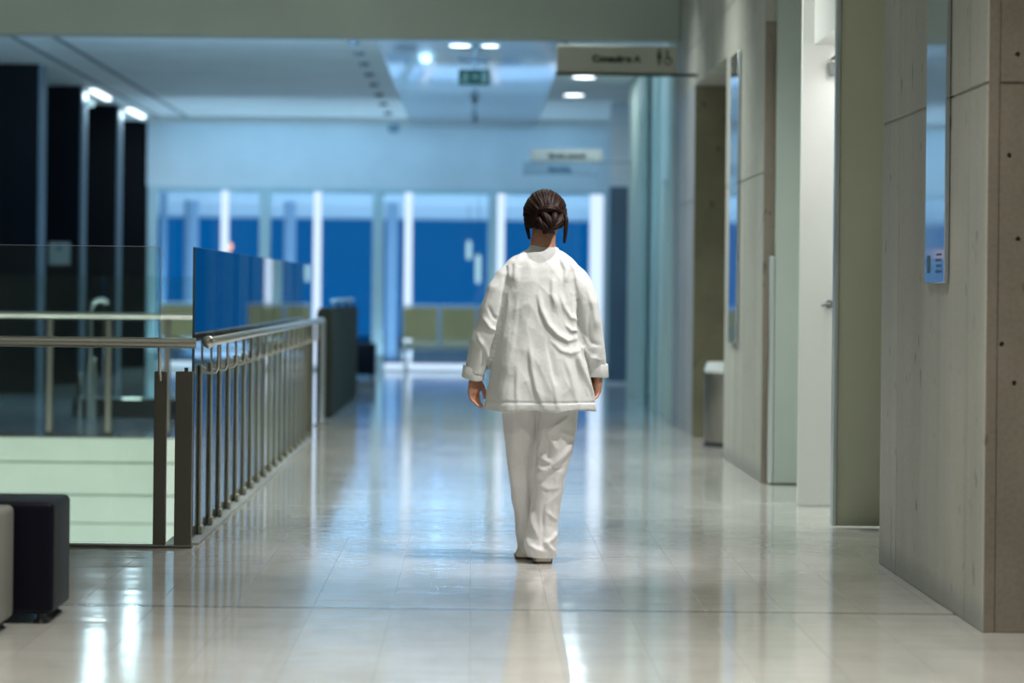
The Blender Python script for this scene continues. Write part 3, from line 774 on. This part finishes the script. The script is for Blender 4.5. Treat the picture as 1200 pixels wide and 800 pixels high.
# hands: palm and five separate curled fingers
def hand(s, wrist, d, n, th):
    d = Vector(d).normalized(); n = Vector(n); n = (n-d*n.dot(d)).normalized()
    u = Vector(th); u = (u-d*u.dot(d)-n*u.dot(n)).normalized()          # towards the thumb side
    def P(a, b, c): return wrist + d*a + u*b + n*c
    pal = []
    for a, w, t in ((-0.03,0.024,0.020),(0.0,0.026,0.018),(0.025,0.034,0.017),(0.055,0.040,0.0155),(0.078,0.039,0.0135),(0.086,0.034,0.009)):
        pal.append([P(a, w*math.copysign(abs(math.cos(q))**0.75, math.cos(q)), t*math.sin(q)+ (0.004 if a > 0.05 else 0)) for q in [2*PI*k/20 for k in range(20)]])
    bd.loft(pal)
    for i, (b, L, sp) in enumerate(((0.029,0.066,0.10),(0.0095,0.074,0.03),(-0.0100,0.069,-0.04),(-0.0285,0.054,-0.12))):
        p = P(0.076, b, 0.004); ang = 0.22 + 0.07*i; pts = [p]; rad = [0.0092-0.0006*i]
        dirb = b*0.0
        for j, (l, curl) in enumerate(((0.46,0.34+0.05*i),(0.30,0.42),(0.24,0.30))):
            v = (d*math.cos(ang) + n*math.sin(ang) + u*sp).normalized()
            p = p + v*L*l; pts.append(p); ang += curl
            rad.append((0.0086,0.0077,0.0062)[j]-0.0004*i)
        bd.tube(pts, rad, 12, True, True)
    p0 = P(0.022,0.026,0.006); p1 = P(0.045,0.047,0.014); p2 = P(0.072,0.055,0.024); p3 = P(0.093,0.052,0.032)
    bd.tube([p0,p1,p2,p3],[0.0145,0.012,0.010,0.0078],12,True,True)
hand(-1, AR[-1][2], (-0.10,0.04,-1), (0.75,-0.55,0.0), (0.45,0.85,0))
hand(1, AR[1][2], (-0.06,0.03,-1), (-0.70,-0.45,0.0), (-0.45,0.85,0))
# legs and feet
LG = {}
for s, hp_, kn, an, yk, ya in ((-1,(609,470),(611,566),(614,640),PYW+0.09,PYW+0.20),(1,(653,470),(645,566),(634,640),PYW+0.02,PYW+0.0)):
    (ax,az),(bx,bz),(cx,cz) = PXY(*hp_), PXY(*kn), PXY(*an)
    A, B, C = Vector((ax,PYW,az+0.05)), Vector((bx,yk,bz)), Vector((cx,ya,0.085))
    bd.tube([A,A.lerp(B,0.5),B,B.lerp(C,0.35),C],[0.070,0.056,0.038,0.032,0.020],20,True,True)
    fo = Vector((0,1,0))
    bd.tube([C+Vector((0,-0.03,-0.04)),C+fo*0.06+Vector((0,0,-0.045)),C+fo*0.14+Vector((0,0,-0.055))],[0.017,0.021,0.018],16,True,True)
    LG[s] = (A,B,C)
body = remesh(bd, 'person', 0.0042, 4, 0.4)
fin(body, M['skin'], 'person', None)
tag(body, 'woman with dark hair bun in white tunic and trousers walking away down the corridor', 'person')

# --- trousers -----------------------------------------------------------
tb = MB()
def leg_loft(rows, fn):
    rr = []
    for py, L, R, ry in rows:
        (x0, z), (x1, _) = PXY(L,py), PXY(R,py)
        rr.append(ring((x0+x1)/2, fn(z), z, (x1-x0)/2, ry, 36, 2.15))
    tb.loft(rr)
def y_of(s):
    A,B,C = LG[s]
    def f_(z):
        if z > B.z: t = (A.z-z)/(A.z-B.z); return A.y+(B.y-A.y)*max(0,t)
        t = (B.z-z)/(B.z-C.z); return B.y+(C.y-B.y)*min(1.1,t)
    return f_
leg_loft([(440,590,634,0.105),(480,588.5,633,0.10),(500,590,631,0.097),(530,593,629,0.09),(560,596.5,628,0.084),(590,600.5,627,0.08),(615,604,626,0.078),(632,606,625,0.080),(643,607.5,625,0.080),(651,609,624.5,0.078),(657,610.5,624,0.070)], y_of(-1))
leg_loft([(440,627,675,0.108),(480,629,677,0.104),(500,628,676.5,0.10),(530,627,670.5,0.096),(560,625.5,662.5,0.09),(590,622,656.5,0.085),(615,618.5,653.5,0.082),(632,614,652.5,0.085),(641,613.5,651.5,0.086),(647,615,651,0.082),(652.5,617,650,0.076)], y_of(1))
(x0,z0),(x1,_) = PXY(590,455),PXY(676,455)
tb.loft([ring((x0+x1)/2,PYW,z0+0.10,(x1-x0)/2*0.95,0.12,36),ring((x0+x1)/2,PYW,z0,(x1-x0)/2,0.125,36),ring((x0+x1)/2,PYW,z0-0.06,(x1-x0)/2*0.98,0.11,36)])
tr_o = remesh(tb, 'trousers', 0.0055, 5, 0.5)
TS = [ST([(664,488),(652,497),(641,506)],0.011,0.011), ST([(656,505),(665,510),(673,512)],0.010,0.010), ST([(672,517),(660,531),(645,545),(627,557)],0.015,0.013),
      ST([(640,508),(647,518),(651,528)],0.010,0.010), ST([(629,529),(637,537),(646,543)],0.012,0.009), ST([(628,540),(634,548),(642,552)],0.010,0.008),
      ST([(636,503),(634,520),(630,532)],0.008,0.010), ST([(661,545),(652,560),(648,585)],0.008,0.013), ST([(655,575),(640,590),(637,620)],0.007,0.012),
      ST([(622,598),(624,612),(629,627)],0.013,0.009), ST([(616,628),(620,637),(628,642),(637,645)],0.013,0.009), ST([(640,598),(648,606),(652,608)],0.009,0.009),
      ST([(652,620),(645,630),(638,634)],0.011,0.009), ST([(637,632),(643,640),(648,646)],0.011,0.008), ST([(634,600),(636,620),(634,640)],-0.007,0.009),
      ST([(628,483),(627.5,520),(626.5,560),(622,600)],-0.010,0.007),
      ST([(607,485),(611,530),(615,570),(618,610)],0.006,0.012), ST([(597,530),(602,560),(607,590)],0.006,0.012), ST([(622,520),(620,560),(622,590)],-0.005,0.010),
      ST([(605,590),(610,610),(607,630)],0.006,0.010), ST([(597,540),(605,545),(612,543)],0.004,0.008),
      ST([(644,543),(651,549),(660,548)],-0.007,0.008), ST([(630,566),(642,572),(655,570)],0.006,0.010), ST([(641,520),(642,530),(640,540)],-0.009,0.007)]
def apply_folds(o, strokes, nz_amp, zf=None):
    me = o.data; me.update()
    nr = [v.normal.copy() for v in me.vertices]
    for v, n in zip(me.vertices, nr):
        p = (v.co.x, v.co.z)
        a = strokes_disp(p, strokes)*max(0.0, min(1.0, -n.y*1.6+0.12))
        q = v.co
        k = mnoise.noise(Vector((q.x*9, q.y*9, q.z*4.5)))*nz_amp + mnoise.noise(Vector((q.x*21+5, q.y*21, q.z*12)))*nz_amp*0.55
        rd = (1-abs(mnoise.noise(Vector((q.x*7+3, q.y*5, q.z*5.5+q.x*4)))))**4 + 0.6*(1-abs(mnoise.noise(Vector((q.x*13, q.y*9+7, q.z*9-q.x*6)))))**5
        k += (rd-0.5)*nz_amp*0.6
        if zf: k += zf(q, n)
        v.co = q + n*(a + k)
    me.update()
apply_folds(tr_o, TS, 0.0045)
fin(tr_o, M['trouser'], 'trousers', body)

# --- tunic ---------------------------------------------------------------
tu = MB(); rr = []
rows = [(288.5,620,653.5,0.058,0.008),(292,618,655.5,0.064,0.006),(296,610,663,0.074,0.002),(300.5,602,670,0.084,0.0),(307,595,676,0.096,0.0),(314,590.5,679,0.104,0.0),(325,586.5,682,0.112,0.0),(345,586,680,0.122,0.0),(370,583.5,681,0.130,0.0),
        (400,579,685,0.138,0.0),(430,574.5,690.5,0.146,0.0),(460,569.5,696,0.153,0.0),(474,567.2,699,0.156,0.0),(480,566.6,700,0.157,0.0)]
for py, L, R, ry, dy in rows:
    (x0, z), (x1, _) = PXY(L,py), PXY(R,py)
    rr.append(ring((x0+x1)/2, PYW+dy, z, (x1-x0)/2, ry, 44, 2.3, -0.004))
tu.loft(rr)
for s in (-1,1):
    if s < 0: cl = [(612,312,0.036),(602,317,0.046),(594,326,0.054),(587,341,0.060),(579.5,363,0.062),(570,394,0.061),(563.5,415,0.056),(556,437,0.045)]
    else: cl = [(654,312,0.036),(665,316,0.046),(673,325,0.054),(679,338,0.060),(684.5,356,0.061),(690,379,0.059),(694,404,0.054),(698,421,0.050),(700,436,0.043)]
    A,B,C = AR[s]; rr = []
    pts = []; rad = []
    for i, (px, py, r_) in enumerate(cl):
        x, z = PXY(px, py); t = i/(len(cl)-1)
        pts.append(Vector((x, PYW + (-0.03*math.sin(t*PI)) + (0.0 if s < 0 else 0.02)*t, z))); rad.append(r_)
    tu.tube(pts, rad, 28, True, False)
tun = remesh(tu, 'tunic', 0.0052, 5, 0.5)
US = [ST([(676,352),(677,392),(684,427),(696,472)],-0.022,0.008), ST([(592,326),(588,357),(582,392),(570,434)],-0.025,0.009),
      ST([(671,352),(671,385),(676,420),(686,460)],0.009,0.014), ST([(597,335),(594,365),(588,400)],0.006,0.013),
      ST([(630,345),(633,362),(641,380),(652,392),(664,399),(674,396)],0.0125,0.012), ST([(655,345),(660,360),(668,372),(676,376)],0.008,0.010),
      ST([(647,325),(646,345),(650,362)],0.010,0.013), ST([(662,380),(668,387),(676,388)],0.009,0.007), ST([(645,398),(656,410),(668,414),(678,409)],0.007,0.011),
      ST([(672,410),(677,428),(688,452),(697,472)],0.013,0.012), ST([(660,418),(668,440),(674,468)],0.006,0.013),
      ST([(620,405),(622,430),(627,455),(636,476)],0.010,0.012), ST([(606,430),(605,455),(606,476)],0.007,0.012), ST([(646,440),(650,460),(652,478)],0.006,0.013),
      ST([(603,303),(597,312),(596,330)],0.008,0.013), ST([(612,297),(604,310),(603,332)],0.007,0.012), ST([(655,300),(662,316),(661,332)],0.010,0.011), ST([(664,305),(672,318),(676,338)],0.008,0.010),
      ST([(610,345),(607,380),(600,420)],-0.004,0.016), ST([(640,400),(646,430),(650,450)],-0.006,0.012),
      ST([(566,372),(574,384),(582,388)],0.009,0.009), ST([(560,395),(567,406),(574,424)],0.008,0.009), ST([(567,404),(565,425),(562,436)],-0.009,0.007), ST([(572,360),(577,371),(584,376)],-0.006,0.008),
      ST([(687,340),(694,362),(698,385)],0.008,0.011), ST([(682,405),(691,418),(702,422)],0.010,0.009), ST([(684,390),(692,402),(703,405)],-0.006,0.008), ST([(690,360),(688,385),(692,405)],-0.006,0.010)]
HEMZ = PXY(632,480)[1]
def hem(q, n):
    d = q.z-HEMZ; k = 0
    if abs(n.z) < 0.7:
        k = 0.009*math.sin(q.x*38+1.3)*math.sin(q.y*11+0.5)*max(0, 1-d/0.35)
        k += 0.0012*math.exp(-((d-0.02)/0.015)**2) - 0.0035*math.exp(-((d-0.037)/0.004)**2)
    return k
apply_folds(tun, US, 0.005, hem)
for v in tun.data.vertices:                    # uneven hem: a little longer at her left
    if v.co.z < HEMZ+0.03: v.co.z += -0.006*(-(v.co.x-0.29)/0.25) + 0.004*math.sin(v.co.x*30)
fin(tun, M['cotton'], 'tunic', body)
# turned-up cuffs
for s in (-1,1):
    A,B,C = AR[s]; axis = (C-B).normalized()
    if s < 0: (xa,za),(xb,zb) = PXY(555.5,431),PXY(554,442.5); r0, r1 = 0.046, 0.047
    else: (xa,za),(xb,zb) = PXY(700,428),PXY(700.5,440.5); r0, r1 = 0.044, 0.0445
    a = Vector((xa,C.y-0.006,za+0.004)); b_ = Vector((xb,C.y,zb-0.002)); ax = (b_-a).normalized()
    u = ax.cross(Vector((0,1,0))).normalized(); w = ax.cross(u)
    ringsq = []
    prof = [(-0.02,r0*0.90),(-0.05,r0*1.04),(0.0,r0*1.07),(0.5,r0*1.08),(0.97,r1*1.09),(1.03,r1*1.06),(1.0,r1*0.96),(0.6,r1*0.9)]
    for t, r_ in prof:
        c = a.lerp(b_, t); L = (b_-a).length
        ringsq.append([c + (u*math.cos(q)*(1+0.02*math.sin(3*q+s)) + w*math.sin(q)*0.95)*r_*(1+0.025*math.sin(5*q+2*t)) + ax*0.004*math.sin(2*q+s) for q in [2*PI*k/36 for k in range(36)]])
    m_ = MB(); m_.loft(ringsq, cap=False)
    o = m_.build('cuff', M['cotton'], None, True, None, 80); fin(o, M['cotton'], 'cuff', body)
# --- shoes
for s in (-1,1):
    A,B,C = LG[s]; cx = C.x + (0.010 if s < 0 else 0.006); y0 = C.y-0.062
    up = MB(); so = MB(); ru = []; rs = []
    for t, w, h in ((0.0,0.024,0.042),(0.012,0.038,0.066),(0.05,0.041,0.078),(0.10,0.041,0.085),(0.15,0.043,0.075),(0.20,0.042,0.056),(0.24,0.034,0.042),(0.262,0.018,0.030)):
        xx = cx + s*0.02*t
        ru.append([(xx+w*math.cos(q)*(1.0 if math.sin(q) < 0.2 else 0.82), y0+t, 0.009+max(0,(h-0.009))*max(0,math.sin(q))**0.8) for q in [PI*k/14 for k in range(15)]])
        rs.append([(xx+(w+0.003)*c_, y0+t*1.01-0.002, z_) for c_, z_ in ((-0.96,0.001),(0.96,0.001),(1.0,0.006),(0.97,0.011),(-0.97,0.011),(-1.0,0.006))])
    so_o = so.loft(rs)
    o = so.build('shoe_sole', M['sole'], None, True, None, 50)
    o2 = up.loft(ru).build('shoe', M['shoe'], None, True, None, 60)
    fin(o2, M['shoe'], 'shoe', body); fin(o, M['sole'], 'sole', o2); 
# --- eyes
for s in (-1,1):
    o = MB().ell(hp(s*0.031,0.0750,0.007),(0.0118,0.0118,0.0095),18,12).build('eye', M['eye'], None); fin(o, M['eye'], 'eye', body)
    o2 = MB().ell(hp(s*0.031,0.0842,0.007),(0.0050,0.0032,0.0050),14,10).build('iris', M['iris'], None); fin(o2, M['iris'], 'iris', o)
o = MB().tube([hp(-0.022,0.0905,-0.066),hp(-0.006,0.1015,-0.063),hp(0,0.1005,-0.0645),hp(0.006,0.1015,-0.063),hp(0.022,0.0905,-0.066)],[0.003,0.0062,0.0058,0.0062,0.003],12,True,True)
o.tube([hp(-0.020,0.0895,-0.0715),hp(0,0.0995,-0.0745),hp(0.020,0.0895,-0.0715)],[0.003,0.0068,0.003],12,True,True)
o = o.build('lips', M['lips'], None); fin(o, M['lips'], 'lips', body)
# --- hair: combed cap, bun, loose strands
hb = MB(); nU, nV = 260, 110
bun = Vector(hp(0.014,-0.112,-0.028))
verts = []
for j in range(nV+1):
    th = PI*j/nV
    row = []
    for i in range(nU):
        ph = 2*PI*i/nU
        dx, dy, dz = math.sin(th)*math.cos(ph), math.sin(th)*math.sin(ph), math.cos(th)
        rx = 0.100; ryb = 0.117; ryf = 0.106; rzt = 0.113; rzb = 0.125
        p = Vector((dx*rx, dy*(ryf if dy > 0 else ryb), dz*(rzt if dz > 0 else rzb)))
        row.append((p, Vector((dx,dy,dz))))
    verts.append(row)
grid = []
for row in verts:
    g = []
    for p, d in row:
        # strands radiate from the bun: ridges follow the angle about the bun's axis
        wx, wz = p.x-0.012, p.z+0.028
        ang = math.atan2(wz, wx); rad = math.hypot(wx, wz)
        wav = math.sin(ang*58+mnoise.noise(Vector((rad*30,ang*3,0)))*4)*0.0007 + math.sin(ang*31+2+rad*24)*0.0007 + mnoise.noise(Vector((ang*7,rad*6,p.y*5)))*0.004
        q = p + d*wav
        g.append(q)
    grid.append(g)
def keep(p):
    # hairline: open over the face, over the ears and at the nape
    if p.y > 0.035 and p.z < 0.050 + max(0,(p.y-0.035))*0.1: return False
    if p.y > -0.01 and p.z < -0.005: return False
    if p.y > -0.035 and p.z < -0.055: return False
    if p.z < -0.078 + 0.10*max(0, abs(p.x+0.0)-0.035): return False
    return True
vv = [[hb.bm.verts.new(Vector(hp(*q))) for q in g] for g in grid]
for j in range(nV):
    for i in range(nU):
        a, b_, c, d = grid[j][i], grid[j][(i+1)%nU], grid[j+1][(i+1)%nU], grid[j+1][i]
        if all(keep(q) for q in (a,b_,c,d)):
            try: hb.bm.faces.new((vv[j][i], vv[j][(i+1)%nU], vv[j+1][(i+1)%nU], vv[j+1][i]))
            except ValueError: pass
for v in [v for v in hb.bm.verts if not v.link_faces]: hb.bm.verts.remove(v)
bmesh.ops.remove_doubles(hb.bm, verts=hb.bm.verts, dist=1e-5)
bv = {v for e in hb.bm.edges if len(e.link_faces) == 1 for v in e.verts}
ring2 = {w for v in bv for e in v.link_edges for w in e.verts} - bv
ring3 = {w for v in ring2 for e in v.link_edges for w in e.verts} - bv - ring2
for grp, k in ((bv,0.016),(ring2,0.009),(ring3,0.003)):
    for v in grp: v.co -= (v.co-HC).normalized()*k
o = hb.build('hair', None, None, True, None, 180)
sd = o.modifiers.new('t', 'SOLIDIFY'); sd.thickness = 0.02; sd.offset = -1
bake(o); hair = fin(o, M['hair'], 'hair', body)
# the bun: coiled locks
def lock(pts, rad, name, par, seg=12):
    """a lock of hair: a thick strand made of finer twisted strands"""
    mb = MB(); n = 26
    P = [Vector(p) for p in pts]
    def cr(t):
        k = t*(len(P)-1); i = min(int(k), len(P)-2); f_ = k-i
        p0 = P[max(i-1,0)]; p1 = P[i]; p2 = P[i+1]; p3 = P[min(i+2,len(P)-1)]
        return 0.5*((2*p1)+(p2-p0)*f_+(2*p0-5*p1+4*p2-p3)*f_*f_+(3*p1-p0-3*p2+p3)*f_**3)
    for sidx in range(7):
        pp = []; rr_ = []
        for k in range(n+1):
            t = k/n; c = cr(t); tg = (cr(min(1,t+0.01))-cr(max(0,t-0.01))).normalized()
            u = tg.cross(Vector((0.3,-1,0.2))).normalized(); w = tg.cross(u)
            env = rad*(0.35+0.65*math.sin(PI*min(1,max(0,0.08+0.86*t))))
            a = 2*PI*sidx/7 + t*2.2
            off = env*0.58 if sidx else 0
            pp.append(c + (u*math.cos(a)+w*math.sin(a))*off); rr_.append(env*0.50)
        mb.tube(pp, rr_, seg, True)
    return mb
def bp(x, y, z): return bun + Vector((x,y,z))
mb = MB(); mb.ell(bun+Vector((0,0.012,-0.002)),(0.056,0.044,0.052),40,28)
for v in mb.bm.verts:
    q = v.co-bun; ang = math.atan2(q.z, q.x); r_ = math.hypot(q.x,q.z)
    v.co = v.co + (q.normalized())*(0.0022*math.sin(ang*9+r_*160)+0.0012*math.sin(q.x*380+q.z*60))
o = mb.build('bun', M['hair'], None, True, None, 180); bun_o = fin(o, M['hair'], 'bun', hair)
locks = [([(-0.052,0.03,0.018),(-0.040,-0.012,0.036),(-0.006,-0.028,0.048),(0.030,-0.018,0.046),(0.058,0.02,0.028)],0.017),
         ([(0.050,0.03,0.030),(0.052,-0.014,0.006),(0.036,-0.034,-0.020),(0.006,-0.040,-0.040),(-0.02,0.0,-0.056)],0.017),
         ([(-0.050,0.03,0.012),(-0.040,-0.02,0.0),(-0.026,-0.036,-0.020),(0.0,-0.036,-0.044),(0.02,0.0,-0.058)],0.018),
         ([(-0.030,0.0,0.034),(-0.020,-0.034,0.022),(-0.004,-0.046,0.0),(0.010,-0.044,-0.026),(0.012,-0.01,-0.054)],0.016),
         ([(0.020,0.0,0.036),(0.026,-0.034,0.020),(0.022,-0.046,-0.004),(0.012,-0.042,-0.030),(0.0,-0.01,-0.055)],0.015)]
for pts, r_ in locks:
    o = lock([bp(*p) for p in pts], r_, 'lock', None).build('hair_lock', M['hair'], None, True, None, 180); fin(o, M['hair'], 'hair_lock', hair)
x1, z1 = PXY(663.5,258); x2, z2 = PXY(662.5,272); x3, z3 = PXY(661,285)
o = lock([(x1-0.006,HC.y-0.045,z1+0.03),(x1,HC.y-0.055,z1),(x2,HC.y-0.06,z2),(x3,HC.y-0.06,z3)],0.0095,'s',None,8).build('loose_strand', M['hair'], None, True, None, 180); fin(o, M['hair'], 'loose_strand', hair)
x1, z1 = PXY(615.5,256); x2, z2 = PXY(617,268); x3, z3 = PXY(620.5,280)
o = lock([(x1+0.006,HC.y-0.02,z1+0.03),(x1+0.004,HC.y-0.03,z1),(x2+0.004,HC.y-0.035,z2),(x3,HC.y-0.035,z3)],0.010,'s',None,8).build('loose_strand', M['hair'], None, True, None, 180); fin(o, M['hair'], 'loose_strand', hair)
# ---------------------------------------------------------------- light
def area(name, loc, tgt, w, h, power, col, shape='RECTANGLE', spread=180):
    l = bpy.data.lights.new(name, 'AREA'); l.shape = shape; l.size = w
    if shape in ('RECTANGLE','ELLIPSE'): l.size_y = h
    l.energy = power; l.color = col; l.spread = math.radians(spread)
    o = bpy.data.objects.new(name, l); COL.objects.link(o)
    o.location = loc; d = Vector(tgt)-Vector(loc)
    o.rotation_euler = d.to_track_quat('-Z','Y').to_euler()
    return o
BLUE = (0.27,0.60,1.0); NEU = (1.0,0.985,0.90); GRN = (0.90,1.0,0.89)
# unseen fill lamps added above and behind the camera, then along the corridor
for y, p in ((2.5,75),(6.0,85),(9.0,66)):
    area('hall_fill', (0.1,y,4.2), (0.1,y,0), 1.6, 0.8, p, NEU, spread=105)
for y, p in ((16.2,78),(20.4,75),(24.0,50)):
    area('hall_fill', (0.35,y,4.2), (0.35,y,0), 1.6, 0.5, p, (0.93,1.0,0.94), spread=115)
def spot(name, loc, tgt, power, ang, blend, col, r=0.03):
    l = bpy.data.lights.new(name, 'SPOT'); l.energy = power; l.spot_size = math.radians(ang); l.spot_blend = blend
    l.color = col; l.shadow_soft_size = r
    o = bpy.data.objects.new(name, l); COL.objects.link(o); o.location = loc
    o.rotation_euler = (Vector(tgt)-Vector(loc)).to_track_quat('-Z','Y').to_euler(); return o
spot('ceiling_spotlight', (1.0,12.10,4.15), (0.40,12.70,1.1), 350, 44, 0.7, (1.0,0.97,0.95), 0.04)
spot('ceiling_spotlight', (1.72,11.35,3.9), (0.36,12.70,0.50), 440, 26, 0.6, (1.0,0.96,0.95), 0.04)
# far hall: cold fill added behind the beam, an added wall wash, round downlights
area('far_fill', (-2.6,27.0,3.66), (-2.2,36,0.6), 4.0, 0.7, 215, BLUE)
area('far_fill', (0.0,27.0,3.66), (-0.3,36,0.6), 1.6, 0.7, 85, BLUE)
area('wall_fill', (-1.45,41.42,3.66), (-1.45,42.5,1.4), 6.4, 0.10, 36, BLUE)
for x, w_ in ((-0.575,1.45),(-3.965,1.4)):
    area('floor_strip_lamp', (x,42.405,0.098), (x,36.5,3.7), w_, 0.02, 90, (0.42,0.72,1.0))  # uplight added behind the floor strip to brighten the far ceiling
for x, y in ((1.25,32.9),(1.24,35.9)):
    area('downlight_lamp', (x,y,CZ-0.02), (x,y,0), 0.24, 0.24, 14, (0.7,0.88,1.0), 'DISK')
for y in LIN:
    area('linear_lamp_light', (-4.78,y,CZ-0.075), (-4.78,y,0), 0.08, 1.5, 32, (0.62,0.84,1.0))
spot('floor_spot', (-3.0,27.6,3.66), (-2.95,29.3,0), 120, 40, 0.5, (0.75,0.95,1.0), 0.05)  # spot added out of view for a pale pool on the floor
# atrium below, lighting the opposite slab face
area('atrium_luminaire', (-4.0,17.5,-1.6), (-4.0,22.9,-0.6), 4.5, 0.6, 200, GRN)
# doorway rooms
area('room_luminaire', (2.2,15.5,2.62), (2.1,16.2,0.8), 0.12, 0.9, 7, (1.0,0.98,0.95))
# terrace outside: fill lamps added at ground level for the canopy and columns
area('canopy_fill', (-1.5,50,0.05), (-1.5,50.01,2.7), 10, 6, 330, (0.42,0.68,1.0))
area('canopy_fill', (-1.5,58,0.05), (-1.5,58.01,2.7), 12, 7, 480, (0.36,0.64,1.0))
area('terrace_fill', (-1.5,44.2,0.05), (-1.5,50,1.3), 10, 0.2, 330, (0.30,0.64,1.0))
# world: dusk
w = bpy.data.worlds.new('dusk'); SC.world = w; w.use_nodes = True
bg = w.node_tree.nodes['Background']; bg.inputs[0].default_value = (0.0015,0.115,0.38,1); bg.inputs[1].default_value = 1.0
# ---------------------------------------------------------------- camera
cam = bpy.data.cameras.new('camera'); co = bpy.data.objects.new('camera', cam); COL.objects.link(co)
cam.sensor_width = 36; cam.lens = 100; cam.shift_x = (600-555)/1200; cam.shift_y = -60/1200
a = math.radians(0.6); c_, s_ = math.cos(a), math.sin(a)
R_ = Matrix(((c_,-s_,0),(0,0,-1),(s_,c_,0)))          # columns: camera x, y, z axes
co.matrix_world = Matrix.Translation((0,0,1.214)) @ R_.to_4x4()
cam.clip_start = 0.1; cam.clip_end = 300
cam.dof.use_dof = True; cam.dof.focus_distance = 12.66; cam.dof.aperture_fstop = 2.0
SC.camera = co
SC.view_settings.view_transform = 'Standard'; SC.view_settings.look = 'None'
SC.view_settings.gamma = 1; SC.view_settings.use_curve_mapping = False
SC.view_settings.exposure = 0.0
SC.cycles.use_denoising = True
SC.cycles.max_bounces = 10; SC.cycles.transparent_max_bounces = 24
